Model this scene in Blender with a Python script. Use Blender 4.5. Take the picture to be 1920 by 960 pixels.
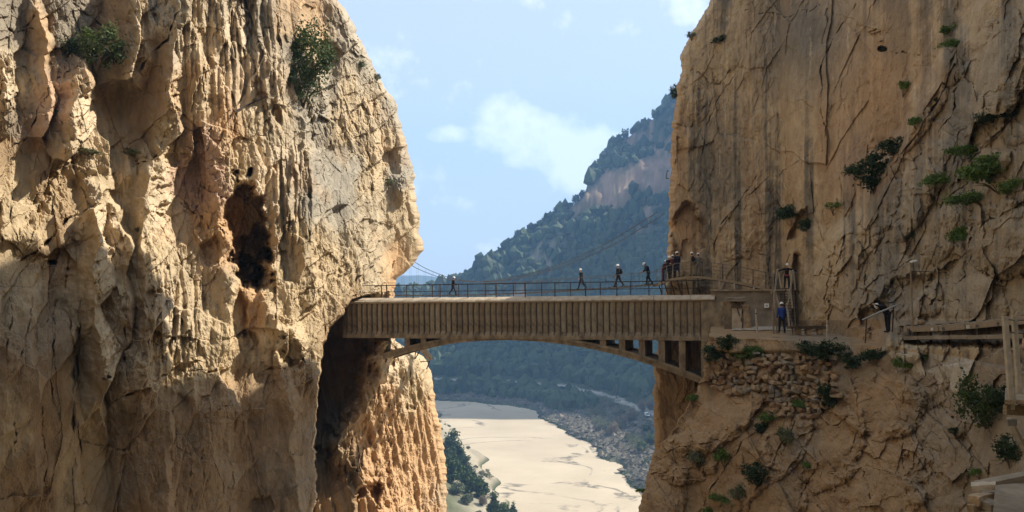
import bpy, bmesh, math, random
import numpy as np
from mathutils import Vector, Matrix, Euler
S = bpy.context.scene
for o in list(bpy.data.objects):
    bpy.data.objects.remove(o)
COL = S.collection
R = math.radians
rng = random.Random(7)

# ------------------------------------------------------------------ camera
F = 1600.0            # focal length in photograph pixels (1920 wide)
HZ = 535.0            # horizon row in the photograph
cam_d = bpy.data.cameras.new("camera")
cam = bpy.data.objects.new("camera", cam_d)
COL.objects.link(cam)
cam.location = (0, 0, 0)
cam.rotation_euler = (R(90), 0, 0)
cam_d.sensor_width = 36
cam_d.lens = 36 * F / 1920
cam_d.shift_y = (HZ - 480) / 1920
cam_d.clip_start = 0.2
cam_d.clip_end = 60000
S.camera = cam

# ------------------------------------------------------------------ light, sky, exposure
SUN_AZ, SUN_EL = 77.0, 44.0          # azimuth to the right of the view direction
ca, sa = math.cos(R(SUN_EL)), math.sin(R(SUN_EL))
SUN = Vector((ca * math.sin(R(SUN_AZ)), ca * math.cos(R(SUN_AZ)), sa))
sun_d = bpy.data.lights.new("sun", 'SUN')
sun_d.energy = 5.0
sun_d.angle = R(0.53)
sun_d.color = (1.0, 0.92, 0.80)
sun = bpy.data.objects.new("sun", sun_d)
COL.objects.link(sun)
sun.rotation_euler = (-SUN).to_track_quat('-Z', 'Y').to_euler()

W = bpy.data.worlds.new("World")
S.world = W
W.use_nodes = True
nt = W.node_tree
nt.nodes.clear()
N = nt.nodes.new
L = nt.links.new
out = N("ShaderNodeOutputWorld")
bg = N("ShaderNodeBackground")
sky = N("ShaderNodeTexSky")
sky.sky_type = 'NISHITA'
sky.sun_disc = False
sky.sun_elevation = R(SUN_EL)
sky.sun_rotation = R(SUN_AZ)
sky.air_density = 1.0
sky.dust_density = 1.6
sky.ozone_density = 1.2
tc = N("ShaderNodeTexCoord")
def wnode(kind, **kw):
    n = N(kind)
    for k, v in kw.items():
        setattr(n, k, v)
    return n
# thin cloud cover: noise on the sky direction, flattened towards the horizon
sep = N("ShaderNodeSeparateXYZ"); L(tc.outputs['Generated'], sep.inputs[0])
zz = wnode("ShaderNodeMath", operation='ADD'); L(sep.outputs['Z'], zz.inputs[0]); zz.inputs[1].default_value = 0.22
dx = wnode("ShaderNodeMath", operation='DIVIDE'); L(sep.outputs['X'], dx.inputs[0]); L(zz.outputs[0], dx.inputs[1])
dy = wnode("ShaderNodeMath", operation='DIVIDE'); L(sep.outputs['Y'], dy.inputs[0]); L(zz.outputs[0], dy.inputs[1])
cmb = N("ShaderNodeCombineXYZ"); L(dx.outputs[0], cmb.inputs[0]); L(dy.outputs[0], cmb.inputs[1])
n1 = N("ShaderNodeTexNoise"); n1.inputs['Scale'].default_value = 1.15; n1.inputs['Detail'].default_value = 9; n1.inputs['Roughness'].default_value = 0.56
n1.inputs['Distortion'].default_value = 0.25
mp = N("ShaderNodeMapping"); mp.inputs['Location'].default_value = (3.1, 0.2, 1.7); L(cmb.outputs[0], mp.inputs[0]); L(mp.outputs[0], n1.inputs['Vector'])
r1 = N("ShaderNodeValToRGB"); r1.color_ramp.elements[0].position = 0.62; r1.color_ramp.elements[1].position = 0.86
# a puffy bank low in the sky, and two small puffs
def puff(direction, sx_, sy_, tilt, gain, src):
    d = Vector(direction).normalized(); e1 = d.cross(Vector((0, 0, 1))).normalized(); e2 = e1.cross(d)
    c_, s_ = math.cos(tilt), math.sin(tilt)
    a1 = (e1 * c_ + e2 * s_) / sx_; a2 = (e2 * c_ - e1 * s_) / sy_
    q = []
    for ax in (a1, a2):
        n_ = wnode("ShaderNodeVectorMath", operation='DOT_PRODUCT'); L(tc.outputs['Generated'], n_.inputs[0]); n_.inputs[1].default_value = ax
        m_ = wnode("ShaderNodeMath", operation='MULTIPLY'); L(n_.outputs['Value'], m_.inputs[0]); L(n_.outputs['Value'], m_.inputs[1]); q.append(m_)
    ad = wnode("ShaderNodeMath", operation='ADD'); L(q[0].outputs[0], ad.inputs[0]); L(q[1].outputs[0], ad.inputs[1])
    g_ = N("ShaderNodeMapRange"); g_.interpolation_type = 'SMOOTHSTEP'; L(ad.outputs[0], g_.inputs[0]); g_.inputs[1].default_value = 0; g_.inputs[2].default_value = 1; g_.inputs[3].default_value = gain; g_.inputs[4].default_value = 0
    o_ = wnode("ShaderNodeMath", operation='ADD'); L(src, o_.inputs[0]); L(g_.outputs[0], o_.inputs[1])
    return o_.outputs[0]
fac = n1.outputs['Fac']
n3 = N("ShaderNodeTexNoise"); n3.inputs['Scale'].default_value = 17; n3.inputs['Detail'].default_value = 10; n3.inputs['Roughness'].default_value = .62; L(tc.outputs['Generated'], n3.inputs['Vector'])
n3m = N("ShaderNodeMapRange"); L(n3.outputs['Fac'], n3m.inputs[0]); n3m.inputs[1].default_value = .3; n3m.inputs[2].default_value = .7; n3m.inputs[3].default_value = -.20; n3m.inputs[4].default_value = .20
n3a = wnode("ShaderNodeMath", operation='ADD'); L(fac, n3a.inputs[0]); L(n3m.outputs[0], n3a.inputs[1]); fac = n3a.outputs[0]
fac = puff((.10, 1, .145), .19, .055, R(-22), .46, fac)
fac = puff((-.085, 1, .178), .045, .014, 0, .27, fac)
fac = puff((.23, 1, .33), .06, .05, 0, .30, fac)
L(fac, r1.inputs[0])
# more veil low down
ml = N("ShaderNodeMapRange"); L(sep.outputs['Z'], ml.inputs[0])
ml.inputs[1].default_value = -0.05; ml.inputs[2].default_value = 0.34; ml.inputs[3].default_value = 0.97; ml.inputs[4].default_value = 0.74
mm = wnode("ShaderNodeMath", operation='MULTIPLY'); L(r1.outputs[0], mm.inputs[0]); mm.inputs[1].default_value = 0.85
mx = wnode("ShaderNodeMath", operation='ADD', use_clamp=True); L(mm.outputs[0], mx.inputs[0]); L(ml.outputs[0], mx.inputs[1])
veil = wnode("ShaderNodeMix", data_type='RGBA')
L(ml.outputs[0], veil.inputs[0]); L(sky.outputs[0], veil.inputs[6]); veil.inputs[7].default_value = (4.9, 5.2, 5.35, 1)
mix = wnode("ShaderNodeMix", data_type='RGBA')
L(mm.outputs[0], mix.inputs[0]); L(veil.outputs[2], mix.inputs[6]); mix.inputs[7].default_value = (8.2, 8.2, 8.15, 1)
L(mix.outputs[2], bg.inputs[0])
bg.inputs[1].default_value = 0.10
L(bg.outputs[0], out.inputs[0])

S.view_settings.view_transform = 'Standard'
S.view_settings.look = 'None'
S.view_settings.gamma = 1
S.view_settings.use_curve_mapping = False
S.view_settings.exposure = 0.90
S.cycles.max_bounces = 8
S.cycles.diffuse_bounces = 5
S.cycles.volume_bounces = 1

# ------------------------------------------------------------------ helpers
def P(px, py, Y):
    """photograph pixel at distance Y -> world point"""
    return Vector(((px - 960) / F * Y, Y, (HZ - py) / F * Y))

def tag(o, label=None, cat=None, group=None, kind=None):
    if label: o['label'] = label
    if cat: o['category'] = cat
    if group: o['group'] = group
    if kind: o['kind'] = kind
    return o

def empty(name, loc=(0, 0, 0), rot=(0, 0, 0), **kw):
    o = bpy.data.objects.new(name, None)
    o.location = loc; o.rotation_euler = rot
    o.empty_display_size = 0.2
    COL.objects.link(o)
    return tag(o, **kw)

def link(name, me, mat=None, parent=None):
    o = bpy.data.objects.new(name, me)
    COL.objects.link(o)
    if mat is not None and len(me.materials) == 0: me.materials.append(mat)
    if parent is not None: o.parent = parent
    return o

def obj(name, bm, mat=None, parent=None, smooth=False):
    me = bpy.data.meshes.new(name)
    bm.to_mesh(me); bm.free()
    if smooth: me.polygons.foreach_set('use_smooth', [True] * len(me.polygons))
    return link(name, me, mat, parent)

def clone(o, parent=None):
    c = o.copy(); COL.objects.link(c); c.parent = parent
    for ch in list(o.children): clone(ch, c)
    return c

def arr_mesh(name, V, Q, mat=None, cols=None, smooth=False):
    """mesh from numpy arrays (verts, quads or tris)"""
    me = bpy.data.meshes.new(name)
    V = np.asarray(V, np.float32); Q = np.asarray(Q, np.int32)
    k = Q.shape[1]
    me.vertices.add(len(V)); me.vertices.foreach_set('co', V.ravel())
    me.loops.add(Q.size); me.loops.foreach_set('vertex_index', Q.ravel())
    me.polygons.add(len(Q)); me.polygons.foreach_set('loop_start', np.arange(0, Q.size, k, dtype=np.int32))
    if cols is not None:
        a = me.color_attributes.new('Col', 'FLOAT_COLOR', 'POINT')
        c4 = np.ones((len(V), 4), np.float32); c4[:, :3] = cols
        a.data.foreach_set('color', c4.ravel())
    me.update(calc_edges=True)
    me.polygons.foreach_set('use_smooth', np.full(len(Q), smooth, bool))
    if mat: me.materials.append(mat)
    return me

def box(bm, c, s, rot=None):
    m = Matrix.Translation(c)
    if rot is not None: m = m @ (rot if isinstance(rot, Matrix) else Euler(rot).to_matrix().to_4x4())
    return bmesh.ops.create_cube(bm, size=1, matrix=m @ Matrix.Diagonal((s[0], s[1], s[2], 1)))['verts']

def bar(bm, p, q, w, h=None, up=(0, 0, 1)):
    """rectangular bar from p to q"""
    p, q = Vector(p), Vector(q); d = q - p; ln = d.length
    if ln < 1e-6: return
    x = d / ln; up = Vector(up)
    if abs(x.dot(up)) > 0.98: up = Vector((0, 1, 0))
    y = up.cross(x).normalized(); z = x.cross(y)
    m = Matrix(((x.x, y.x, z.x, 0), (x.y, y.y, z.y, 0), (x.z, y.z, z.z, 0), (0, 0, 0, 1)))
    m = Matrix.Translation((p + q) / 2) @ m @ Matrix.Diagonal((ln, w, h or w, 1))
    bmesh.ops.create_cube(bm, size=1, matrix=m)

def tube(bm, pts, r, seg=6, r2=None):
    """round tube along points, radius r tapering to r2"""
    pts = [Vector(p) for p in pts]; n = len(pts); rings = []
    for i, p in enumerate(pts):
        d = (pts[min(i + 1, n - 1)] - pts[max(i - 1, 0)]).normalized()
        a = Vector((0, 0, 1)) if abs(d.z) < 0.9 else Vector((1, 0, 0))
        u = d.cross(a).normalized(); v = d.cross(u)
        rr = r if r2 is None else r + (r2 - r) * i / max(1, n - 1)
        rings.append([bm.verts.new(p + (u * math.cos(2 * math.pi * k / seg) + v * math.sin(2 * math.pi * k / seg)) * rr) for k in range(seg)])
    for a, b in zip(rings, rings[1:]):
        for k in range(seg):
            bm.faces.new((a[k], a[(k + 1) % seg], b[(k + 1) % seg], b[k]))
    bm.faces.new(rings[0][::-1]); bm.faces.new(rings[-1])

def bevel(bm, w=0.02, seg=1):
    bmesh.ops.bevel(bm, geom=bm.edges[:], offset=w, segments=seg, affect='EDGES', profile=0.6)

# ------------------------------------------------------------------ numpy noise
def h2(ix, iy, seed):
    h = (ix.astype(np.uint32) * np.uint32(374761393) + iy.astype(np.uint32) * np.uint32(668265263) + np.uint32((seed * 2246822519) & 0xffffffff))
    h = (h ^ (h >> np.uint32(13))) * np.uint32(1274126177)
    h = (h ^ (h >> np.uint32(16))) * np.uint32(2246822519)
    return ((h ^ (h >> np.uint32(15))) & np.uint32(0xffffff)).astype(np.float32) / np.float32(0xffffff)

def pn(x, y, seed=0):
    """gradient noise about -1..1"""
    x = np.asarray(x, np.float32); y = np.asarray(y, np.float32)
    xi = np.floor(x).astype(np.int32); yi = np.floor(y).astype(np.int32)
    fx = x - xi; fy = y - yi
    u = fx * fx * fx * (fx * (fx * 6 - 15) + 10); v = fy * fy * fy * (fy * (fy * 6 - 15) + 10)
    def g(i, j):
        a = h2(xi + i, yi + j, seed) * np.float32(6.2831853)
        return np.cos(a) * (fx - i) + np.sin(a) * (fy - j)
    a = g(0, 0); b = g(1, 0); c = g(0, 1); d = g(1, 1)
    a = a + (b - a) * u; c = c + (d - c) * u
    return (a + (c - a) * v) * 1.5

def fbm(x, y, oct=4, seed=0, gain=0.5):
    s = 0; a = 1.0
    for i in range(oct):
        s = s + a * pn(x * 2.03 ** i, y * 2.03 ** i, seed + i * 17); a *= gain
    return s

def sstep(a, b, x):
    t = np.clip((x - a) / (b - a), 0, 1)
    return t * t * (3 - 2 * t)

def facets(x, y, seed, tilt=1.0, edge=0.12):
    """blocky rock: every Voronoi cell a tilted plane of its own; returns (displacement, crack 0..1)"""
    xi = np.floor(x).astype(np.int32); yi = np.floor(y).astype(np.int32)
    f1 = np.full(x.shape, 9, np.float32); f2 = f1.copy(); val = np.zeros_like(f1)
    for i in (-1, 0, 1):
        for j in (-1, 0, 1):
            cx, cy = xi + i, yi + j
            sx = cx + h2(cx, cy, seed); sy = cy + h2(cx, cy, seed + 5)
            ddx = x - sx; ddy = y - sy
            d = np.sqrt(ddx * ddx + ddy * ddy)
            v = (h2(cx, cy, seed + 9) - .5) * .9 + tilt * ((h2(cx, cy, seed + 11) - .5) * 2 * ddx + (h2(cx, cy, seed + 13) - .5) * 2 * ddy)
            near = d < f1
            f2 = np.where(near, f1, np.minimum(f2, d))
            val = np.where(near, v, val)
            f1 = np.where(near, d, f1)
    crack = 1 - sstep(0, edge, f2 - f1)
    return val, crack

def blocks(x, y, seed, steep=1.0, flat=.55):
    """angular broken rock: overlapping chiselled blocks with plane sides, flat tops and sharp arrises, 0..1"""
    xi = np.floor(x).astype(np.int32); yi = np.floor(y).astype(np.int32)
    best = np.full(x.shape, -9, np.float32)
    for i in (-1, 0, 1):
        for j in (-1, 0, 1):
            cx, cy = xi + i, yi + j
            sx = cx + .15 + .7 * h2(cx, cy, seed); sy = cy + .15 + .7 * h2(cx, cy, seed + 5)
            a = (h2(cx, cy, seed + 9) - .5) * 1.5
            ca_, sa_ = np.cos(a), np.sin(a)
            u = (x - sx) * ca_ + (y - sy) * sa_; v = -(x - sx) * sa_ + (y - sy) * ca_
            k1 = .5 + .9 * h2(cx, cy, seed + 11); k2 = (1.1 + 2.2 * h2(cx, cy, seed + 12)) * steep; k3 = .35 + 1.2 * h2(cx, cy, seed + 13); k4 = .6 + 2.0 * h2(cx, cy, seed + 14)
            side = np.maximum(np.maximum(-u * k1, u * k2), np.maximum(v * k3, -v * k4))
            tilt = (h2(cx, cy, seed + 15) - .5) * .7 * u + (h2(cx, cy, seed + 16) - .5) * .5 * v
            top = flat * .6 + .55 * h2(cx, cy, seed + 17) + tilt
            best = np.maximum(best, np.minimum(top, 1.25 - side + .4 * tilt))
    return np.clip(best, -.3, 1.5)

def cell_pull(x, y, seed):
    """vector from each point to the heart of its Voronoi cell: pulls smooth forms into flat broken facets"""
    xi = np.floor(x).astype(np.int32); yi = np.floor(y).astype(np.int32)
    f1 = np.full(x.shape, 9, np.float32); ox = np.zeros_like(f1); oy = np.zeros_like(f1)
    for i in (-1, 0, 1):
        for j in (-1, 0, 1):
            cx, cy = xi + i, yi + j
            ddx = cx + h2(cx, cy, seed) - x; ddy = cy + h2(cx, cy, seed + 5) - y
            d = np.maximum(np.abs(ddx) + .35 * np.abs(ddy), np.abs(ddy) + .25 * np.abs(ddx))
            n_ = d < f1
            f1 = np.where(n_, d, f1); ox = np.where(n_, ddx, ox); oy = np.where(n_, ddy, oy)
    return ox, oy

def polydist(px, py, pts):
    """distance to a polyline and position 0..1 along it"""
    best = np.full(px.shape, 1e9, np.float32); tt = np.zeros(px.shape, np.float32)
    n = len(pts) - 1
    for i in range(n):
        ax, ay = pts[i]; bx, by = pts[i + 1]
        vx, vy = bx - ax, by - ay
        t = np.clip(((px - ax) * vx + (py - ay) * vy) / (vx * vx + vy * vy + 1e-9), 0, 1)
        d = np.hypot(px - ax - t * vx, py - ay - t * vy)
        m = d < best
        best = np.where(m, d, best); tt = np.where(m, (i + t) / n, tt)
    return best, tt

# ------------------------------------------------------------------ materials
def nodes(name):
    m = bpy.data.materials.new(name); m.use_nodes = True
    t = m.node_tree
    return m, t, t.nodes['Principled BSDF']

def mat(name, c, rough=0.8, var=0.25, scale=3.0, bump=0.0, metal=0.0, c2=None, stretch=None, spec=0.3):
    """surface whose colour wanders between two tones, with fine relief"""
    m, t, b = nodes(name)
    b.inputs['Roughness'].default_value = rough; b.inputs['Metallic'].default_value = metal
    b.inputs['Specular IOR Level'].default_value = spec
    tcn = t.nodes.new("ShaderNodeTexCoord"); mpn = t.nodes.new("ShaderNodeMapping")
    if stretch: mpn.inputs['Scale'].default_value = stretch
    t.links.new(tcn.outputs['Object'], mpn.inputs[0])
    nz = t.nodes.new("ShaderNodeTexNoise"); nz.inputs['Scale'].default_value = scale; nz.inputs['Detail'].default_value = 8; nz.inputs['Roughness'].default_value = .65
    t.links.new(mpn.outputs[0], nz.inputs['Vector'])
    rp = t.nodes.new("ShaderNodeValToRGB")
    c2 = c2 or tuple(v * (1 - 2 * var) for v in c)
    c1 = tuple(min(1, v * (1 + var)) for v in c)
    rp.color_ramp.elements[0].position = .32; rp.color_ramp.elements[1].position = .68
    rp.color_ramp.elements[0].color = (*c2, 1); rp.color_ramp.elements[1].color = (*c1, 1)
    t.links.new(nz.outputs['Fac'], rp.inputs[0]); t.links.new(rp.outputs[0], b.inputs['Base Color'])
    if bump:
        bp = t.nodes.new("ShaderNodeBump"); bp.inputs['Strength'].default_value = .7; bp.inputs['Distance'].default_value = bump
        n2 = t.nodes.new("ShaderNodeTexNoise"); n2.inputs['Scale'].default_value = scale * 6; n2.inputs['Detail'].default_value = 6
        t.links.new(mpn.outputs[0], n2.inputs['Vector']); t.links.new(n2.outputs['Fac'], bp.inputs['Height']); t.links.new(bp.outputs[0], b.inputs['Normal'])
    return m

def rock_mat(name, bump=0.05, s1=1.2, s2=7.0):
    """colour from the mesh attribute (rock type, stains), finer mottling and relief from noise"""
    m, t, b = nodes(name)
    b.inputs['Roughness'].default_value = .92; b.inputs['Specular IOR Level'].default_value = .15
    at = t.nodes.new("ShaderNodeAttribute"); at.attribute_name = 'Col'
    tcn = t.nodes.new("ShaderNodeTexCoord")
    mpn = t.nodes.new("ShaderNodeMapping"); mpn.inputs['Scale'].default_value = (1, 1, .55)
    t.links.new(tcn.outputs['Object'], mpn.inputs[0])
    na = t.nodes.new("ShaderNodeTexNoise"); na.inputs['Scale'].default_value = s1; na.inputs['Detail'].default_value = 10; na.inputs['Roughness'].default_value = .7
    t.links.new(mpn.outputs[0], na.inputs['Vector'])
    mr = t.nodes.new("ShaderNodeMapRange"); mr.inputs[1].default_value = .25; mr.inputs[2].default_value = .75; mr.inputs[3].default_value = .66; mr.inputs[4].default_value = 1.3
    t.links.new(na.outputs['Fac'], mr.inputs[0])
    mu = t.nodes.new("ShaderNodeMix"); mu.data_type = 'RGBA'; mu.blend_type = 'MULTIPLY'; mu.inputs[0].default_value = 1
    t.links.new(at.outputs['Color'], mu.inputs[6]); t.links.new(mr.outputs[0], mu.inputs[7])
    t.links.new(mu.outputs[2], b.inputs['Base Color'])
    nb = t.nodes.new("ShaderNodeTexNoise"); nb.inputs['Scale'].default_value = s2; nb.inputs['Detail'].default_value = 8; nb.inputs['Roughness'].default_value = .68
    t.links.new(mpn.outputs[0], nb.inputs['Vector'])
    bp = t.nodes.new("ShaderNodeBump"); bp.inputs['Strength'].default_value = .8; bp.inputs['Distance'].default_value = bump
    t.links.new(nb.outputs['Fac'], bp.inputs['Height']); t.links.new(bp.outputs[0], b.inputs['Normal'])
    return m

def leaf_mat(name, c, c2):
    m, t, b = nodes(name)
    b.inputs['Roughness'].default_value = .65; b.inputs['Specular IOR Level'].default_value = .25
    at = t.nodes.new("ShaderNodeAttribute"); at.attribute_name = 'Col'
    mx_ = t.nodes.new("ShaderNodeMix"); mx_.data_type = 'RGBA'
    sp = t.nodes.new("ShaderNodeSeparateColor"); t.links.new(at.outputs['Color'], sp.inputs[0])
    t.links.new(sp.outputs[0], mx_.inputs[0]); mx_.inputs[6].default_value = (*c, 1); mx_.inputs[7].default_value = (*c2, 1)
    t.links.new(mx_.outputs[2], b.inputs['Base Color'])
    tr = t.nodes.new("ShaderNodeBsdfTranslucent"); t.links.new(mx_.outputs[2], tr.inputs[0])
    ms = t.nodes.new("ShaderNodeMixShader"); ms.inputs[0].default_value = .25
    t.links.new(b.outputs[0], ms.inputs[1]); t.links.new(tr.outputs[0], ms.inputs[2])
    t.links.new(ms.outputs[0], t.nodes['Material Output'].inputs[0])
    return m

M = {}
M['rock'] = rock_mat('limestone', .07, 1.4, 11.0)
M['terrain'] = rock_mat('terrain', .6, .03, .25)
M['concrete'] = mat('old_concrete', (.28, .225, .15), .9, .30, 1.6, .012, c2=(.11, .08, .05), stretch=(1, 1, .6))
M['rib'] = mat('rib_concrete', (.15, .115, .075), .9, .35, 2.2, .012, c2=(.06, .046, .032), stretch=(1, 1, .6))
M['concrete_pale'] = mat('pale_concrete', (.47, .405, .315), .9, .16, 2.2, .012, c2=(.33, .26, .18))
M['concrete_grey'] = mat('grey_concrete', (.25, .21, .155), .9, .25, .9, .012, c2=(.15, .12, .085))
M['rust'] = mat('rusty_steel', (.06, .045, .038), .6, .3, 9, metal=.3)
M['steel'] = mat('galvanised_steel', (.30, .29, .27), .5, .15, 9, metal=.6)
M['cable'] = mat('steel_cable', (.13, .13, .13), .5, .15, 9, metal=.5)
M['wood'] = mat('grey_wood', (.30, .23, .15), .85, .25, 5, .006, stretch=(1, 6, 6))
M['wood_dark'] = mat('dark_wood', (.11, .078, .05), .85, .25, 5, .006)
M['post'] = mat('pale_timber_post', (.46, .41, .33), .8, .15, 6, .004)
M['gravel'] = mat('path_gravel', (.50, .44, .35), .95, .2, 5, .03)
M['stone'] = mat('wall_stone', (.36, .265, .165), .92, .3, 2.3, .03)
M['bark'] = mat('bark', (.12, .085, .055), .9, .2, 8)
M['white'] = mat('white_shell', (.80, .80, .78), .35, .04, 5, spec=.5)
M['skin'] = mat('skin', (.50, .30, .21), .55, .08, 12)
M['black_cloth'] = mat('black_cloth', (.018, .018, .022), .9, .2, 12)
M['navy_cloth'] = mat('navy_cloth', (.022, .026, .055), .9, .2, 12)
M['blue_cloth'] = mat('blue_cloth', (.020, .055, .26), .8, .15, 10)
M['dark_jean'] = mat('dark_denim', (.025, .028, .04), .9, .2, 12)
M['tan_cloth'] = mat('tan_cloth', (.36, .28, .18), .9, .12, 10)
M['grey_cloth'] = mat('grey_cloth', (.17, .155, .14), .9, .15, 10)
M['maroon_cloth'] = mat('maroon_cloth', (.10, .025, .03), .9, .15, 10)
M['red_cloth'] = mat('red_cloth', (.50, .06, .05), .8, .12, 10)
M['boot'] = mat('boot_leather', (.03, .025, .02), .7, .2, 10)
M['hair'] = mat('dark_hair', (.03, .02, .015), .6, .2, 20)
M['glass_dark'] = mat('dark_glass', (.02, .03, .035), .1, .05, 3, spec=.5)
M['leaf_green'] = leaf_mat('green_leaves', (.030, .050, .014), (.085, .125, .035))
M['leaf_dark'] = leaf_mat('dark_leaves', (.020, .038, .016), (.048, .080, .030))
M['leaf_grass'] = leaf_mat('grass_leaves', (.07, .125, .025), (.15, .23, .055))
M['leaf_pine'] = leaf_mat('pine_needles', (.030, .052, .020), (.078, .112, .042))
M['leaf_dry'] = leaf_mat('dry_twigs', (.16, .125, .085), (.30, .24, .16))
M['leaf_grey'] = leaf_mat('grey_green_leaves', (.10, .115, .06), (.19, .20, .11))

# ------------------------------------------------------------------ the two walls of the gorge
OCH = np.array((.43, .33, .20), np.float32); GRY = np.array((.285, .25, .19), np.float32)
ORG = np.array((.43, .275, .145), np.float32); PAL = np.array((.52, .41, .27), np.float32)
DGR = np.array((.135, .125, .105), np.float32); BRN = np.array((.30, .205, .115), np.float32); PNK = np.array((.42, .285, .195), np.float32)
PALETTE = np.stack([OCH, GRY, ORG, PAL, DGR, BRN, PNK])

def rock_detail(x, z, seed, rough, lean=0.05):
    """relief in metres towards the viewer; rough 0..1"""
    x = x + lean * z
    wx = x + .30 * fbm(x * .30, z * .16, 3, seed + 1); wz = z + .5 * fbm(x * .30, z * .22, 3, seed + 2)
    vx = x + .07 * fbm(x * .8, z * .35, 3, seed + 21); vz = z + .14 * fbm(x * .8, z * .5, 3, seed + 22)
    a, ca_ = facets(wx / 3.9, wz / 9.0, seed + 3, 1.0, .035)
    b, cb = facets(vx / 1.25 + vz * .12, vz / 2.6, seed + 4, 1.2, .05)
    c, cc = facets(vx / .46, vz / .95 + vx * .3, seed + 5, 1.25, .08)
    e, ce = facets(vx / .20, vz / .42, seed + 15, 1.2, .08)
    flute = 1 - np.abs(pn(vx * 1.3, wz * .07, seed + 6)); flute2 = 1 - np.abs(pn(vx * 3.3, wz * .15, seed + 7)); flute3 = 1 - np.abs(pn(vx * 7.0, wz * .4, seed + 27))
    fm = sstep(-.35, .35, fbm(x * .10, z * .08, 2, seed + 8))
    cm = sstep(-.1, .45, pn(x * .16, z * .10, seed + 14))
    blocky = sstep(-.2, .5, fbm(x * .14, z * .12, 2, seed + 16))
    d = (.30 + .65 * rough) * a - .14 * ca_ * cm
    d += rough * (.12 + .88 * blocky) * (.62 * b - .12 * cb * cm)
    d += rough * (.3 + .7 * blocky) * (.24 * c - .04 * cc)
    d += rough * .085 * e
    d += fm * (.24 * flute + rough * (.24 * flute2 + .09 * flute3)) * (.25 + .75 * rough)
    d += (.03 + .12 * rough) * fbm(vx * 1.6, z * .9, 5, seed + 9, .62)
    pits = sstep(.60, .85, fbm(wx * .8, wz * .55, 3, seed + 10))
    d -= rough * .30 * pits
    return d, ca_, cb

def seeded(PX, PY, X, Z, seeds, soft, aniso=1.75):
    """hand placed planes: (px, py, depth, slope across, slope up, roughness, colour)"""
    s = np.array([q[:7] for q in seeds], np.float32)
    dm = np.full(PX.shape, 1e9, np.float32)
    ds = []
    for q in s:
        d = np.sqrt((PX - q[0]) ** 2 + ((PY - q[1]) / aniso) ** 2); ds.append(d); dm = np.minimum(dm, d)
    W_ = 0; D = 0; Rg = 0; C = 0
    for q, d in zip(s, ds):
        k = (d - dm) / soft
        m = k < 7
        w = np.where(m, np.exp(-np.minimum(k, 20)), 0).astype(np.float32)
        xs = (q[0] - 960) / F * q[2]; zs = (HZ - q[1]) / F * q[2]
        xq = (PX - 960) / F * q[2]; zq = (HZ - PY) / F * q[2]
        D = D + w * (q[2] + q[3] * (xq - xs) + q[4] * (zq - zs)); Rg = Rg + w * q[5]; C = C + w[..., None] * PALETTE[int(q[6])]
        W_ = W_ + w
    return D / W_, Rg / W_, C / W_[..., None]

def caves(D, PX, PY, lst, seed):
    n1_ = fbm(PX / 26, PY / 30, 5, seed) * .3
    for (cx, cy, rx, ry, dep, rot) in lst:
        c_, s_ = math.cos(R(rot)), math.sin(R(rot))
        u = (PX - cx) * c_ + (PY - cy) * s_; v = -(PX - cx) * s_ + (PY - cy) * c_
        r = np.sqrt((u / rx) ** 2 + (v / ry) ** 2) + n1_
        D = D + dep * (1 - sstep(.72, 1.08, r))
    return D

def cracks(D, PX, PY, lst, seed):
    wx = PX + 6.0 * fbm(PX / 44, PY / 44, 5, seed); wy = PY + 6.0 * fbm(PX / 34, PY / 34, 4, seed + 3)
    for (pts, w, dep) in lst:
        d, t = polydist(wx, wy, pts)
        k = pn(t * 7, t * 0 + seed, seed + 5)
        ww = w * .62 * (.30 + .9 * np.abs(k)) * (1.15 - t * .5)
        D = D + dep * .55 * np.clip(.35 + k, .1, 1) * (1 - sstep(.1, 1.0, d / ww))
    return D

def bulges(D, PX, PY, lst, seed):
    nn = fbm(PX / 30, PY / 30, 5, seed) * .30
    for (cx, cy, rx, ry, h, rot) in lst:
        c_, s_ = math.cos(R(rot)), math.sin(R(rot))
        u = (PX - cx) * c_ + (PY - cy) * s_; v = -(PX - cx) * s_ + (PY - cy) * c_
        r2 = (u / rx) ** 2 + (v / ry) ** 2 + nn
        D = D - .5 * h * np.sqrt(np.clip(1 - r2, 0, 1))
    return D

def pip(PX, PY, base, pts):
    xs, ys = zip(*pts)
    return np.interp(PY if base == 'y' else PX, xs, ys).astype(np.float32)

class Relief:
    """keeps the depth field so that things can be set on the rock"""
    def __init__(s, PX, PY, D): s.PX, s.PY, s.D = PX, PY, D
    def at(s, px, py):
        j = int(np.argmin(np.abs(s.PY[:, 0] - py)))
        i = int(np.argmin(np.abs(s.PX[j] - px)))
        return float(s.D[j, i])
    def pt(s, px, py, off=0.0):
        return P(px, py, s.at(px, py) - off)

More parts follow.
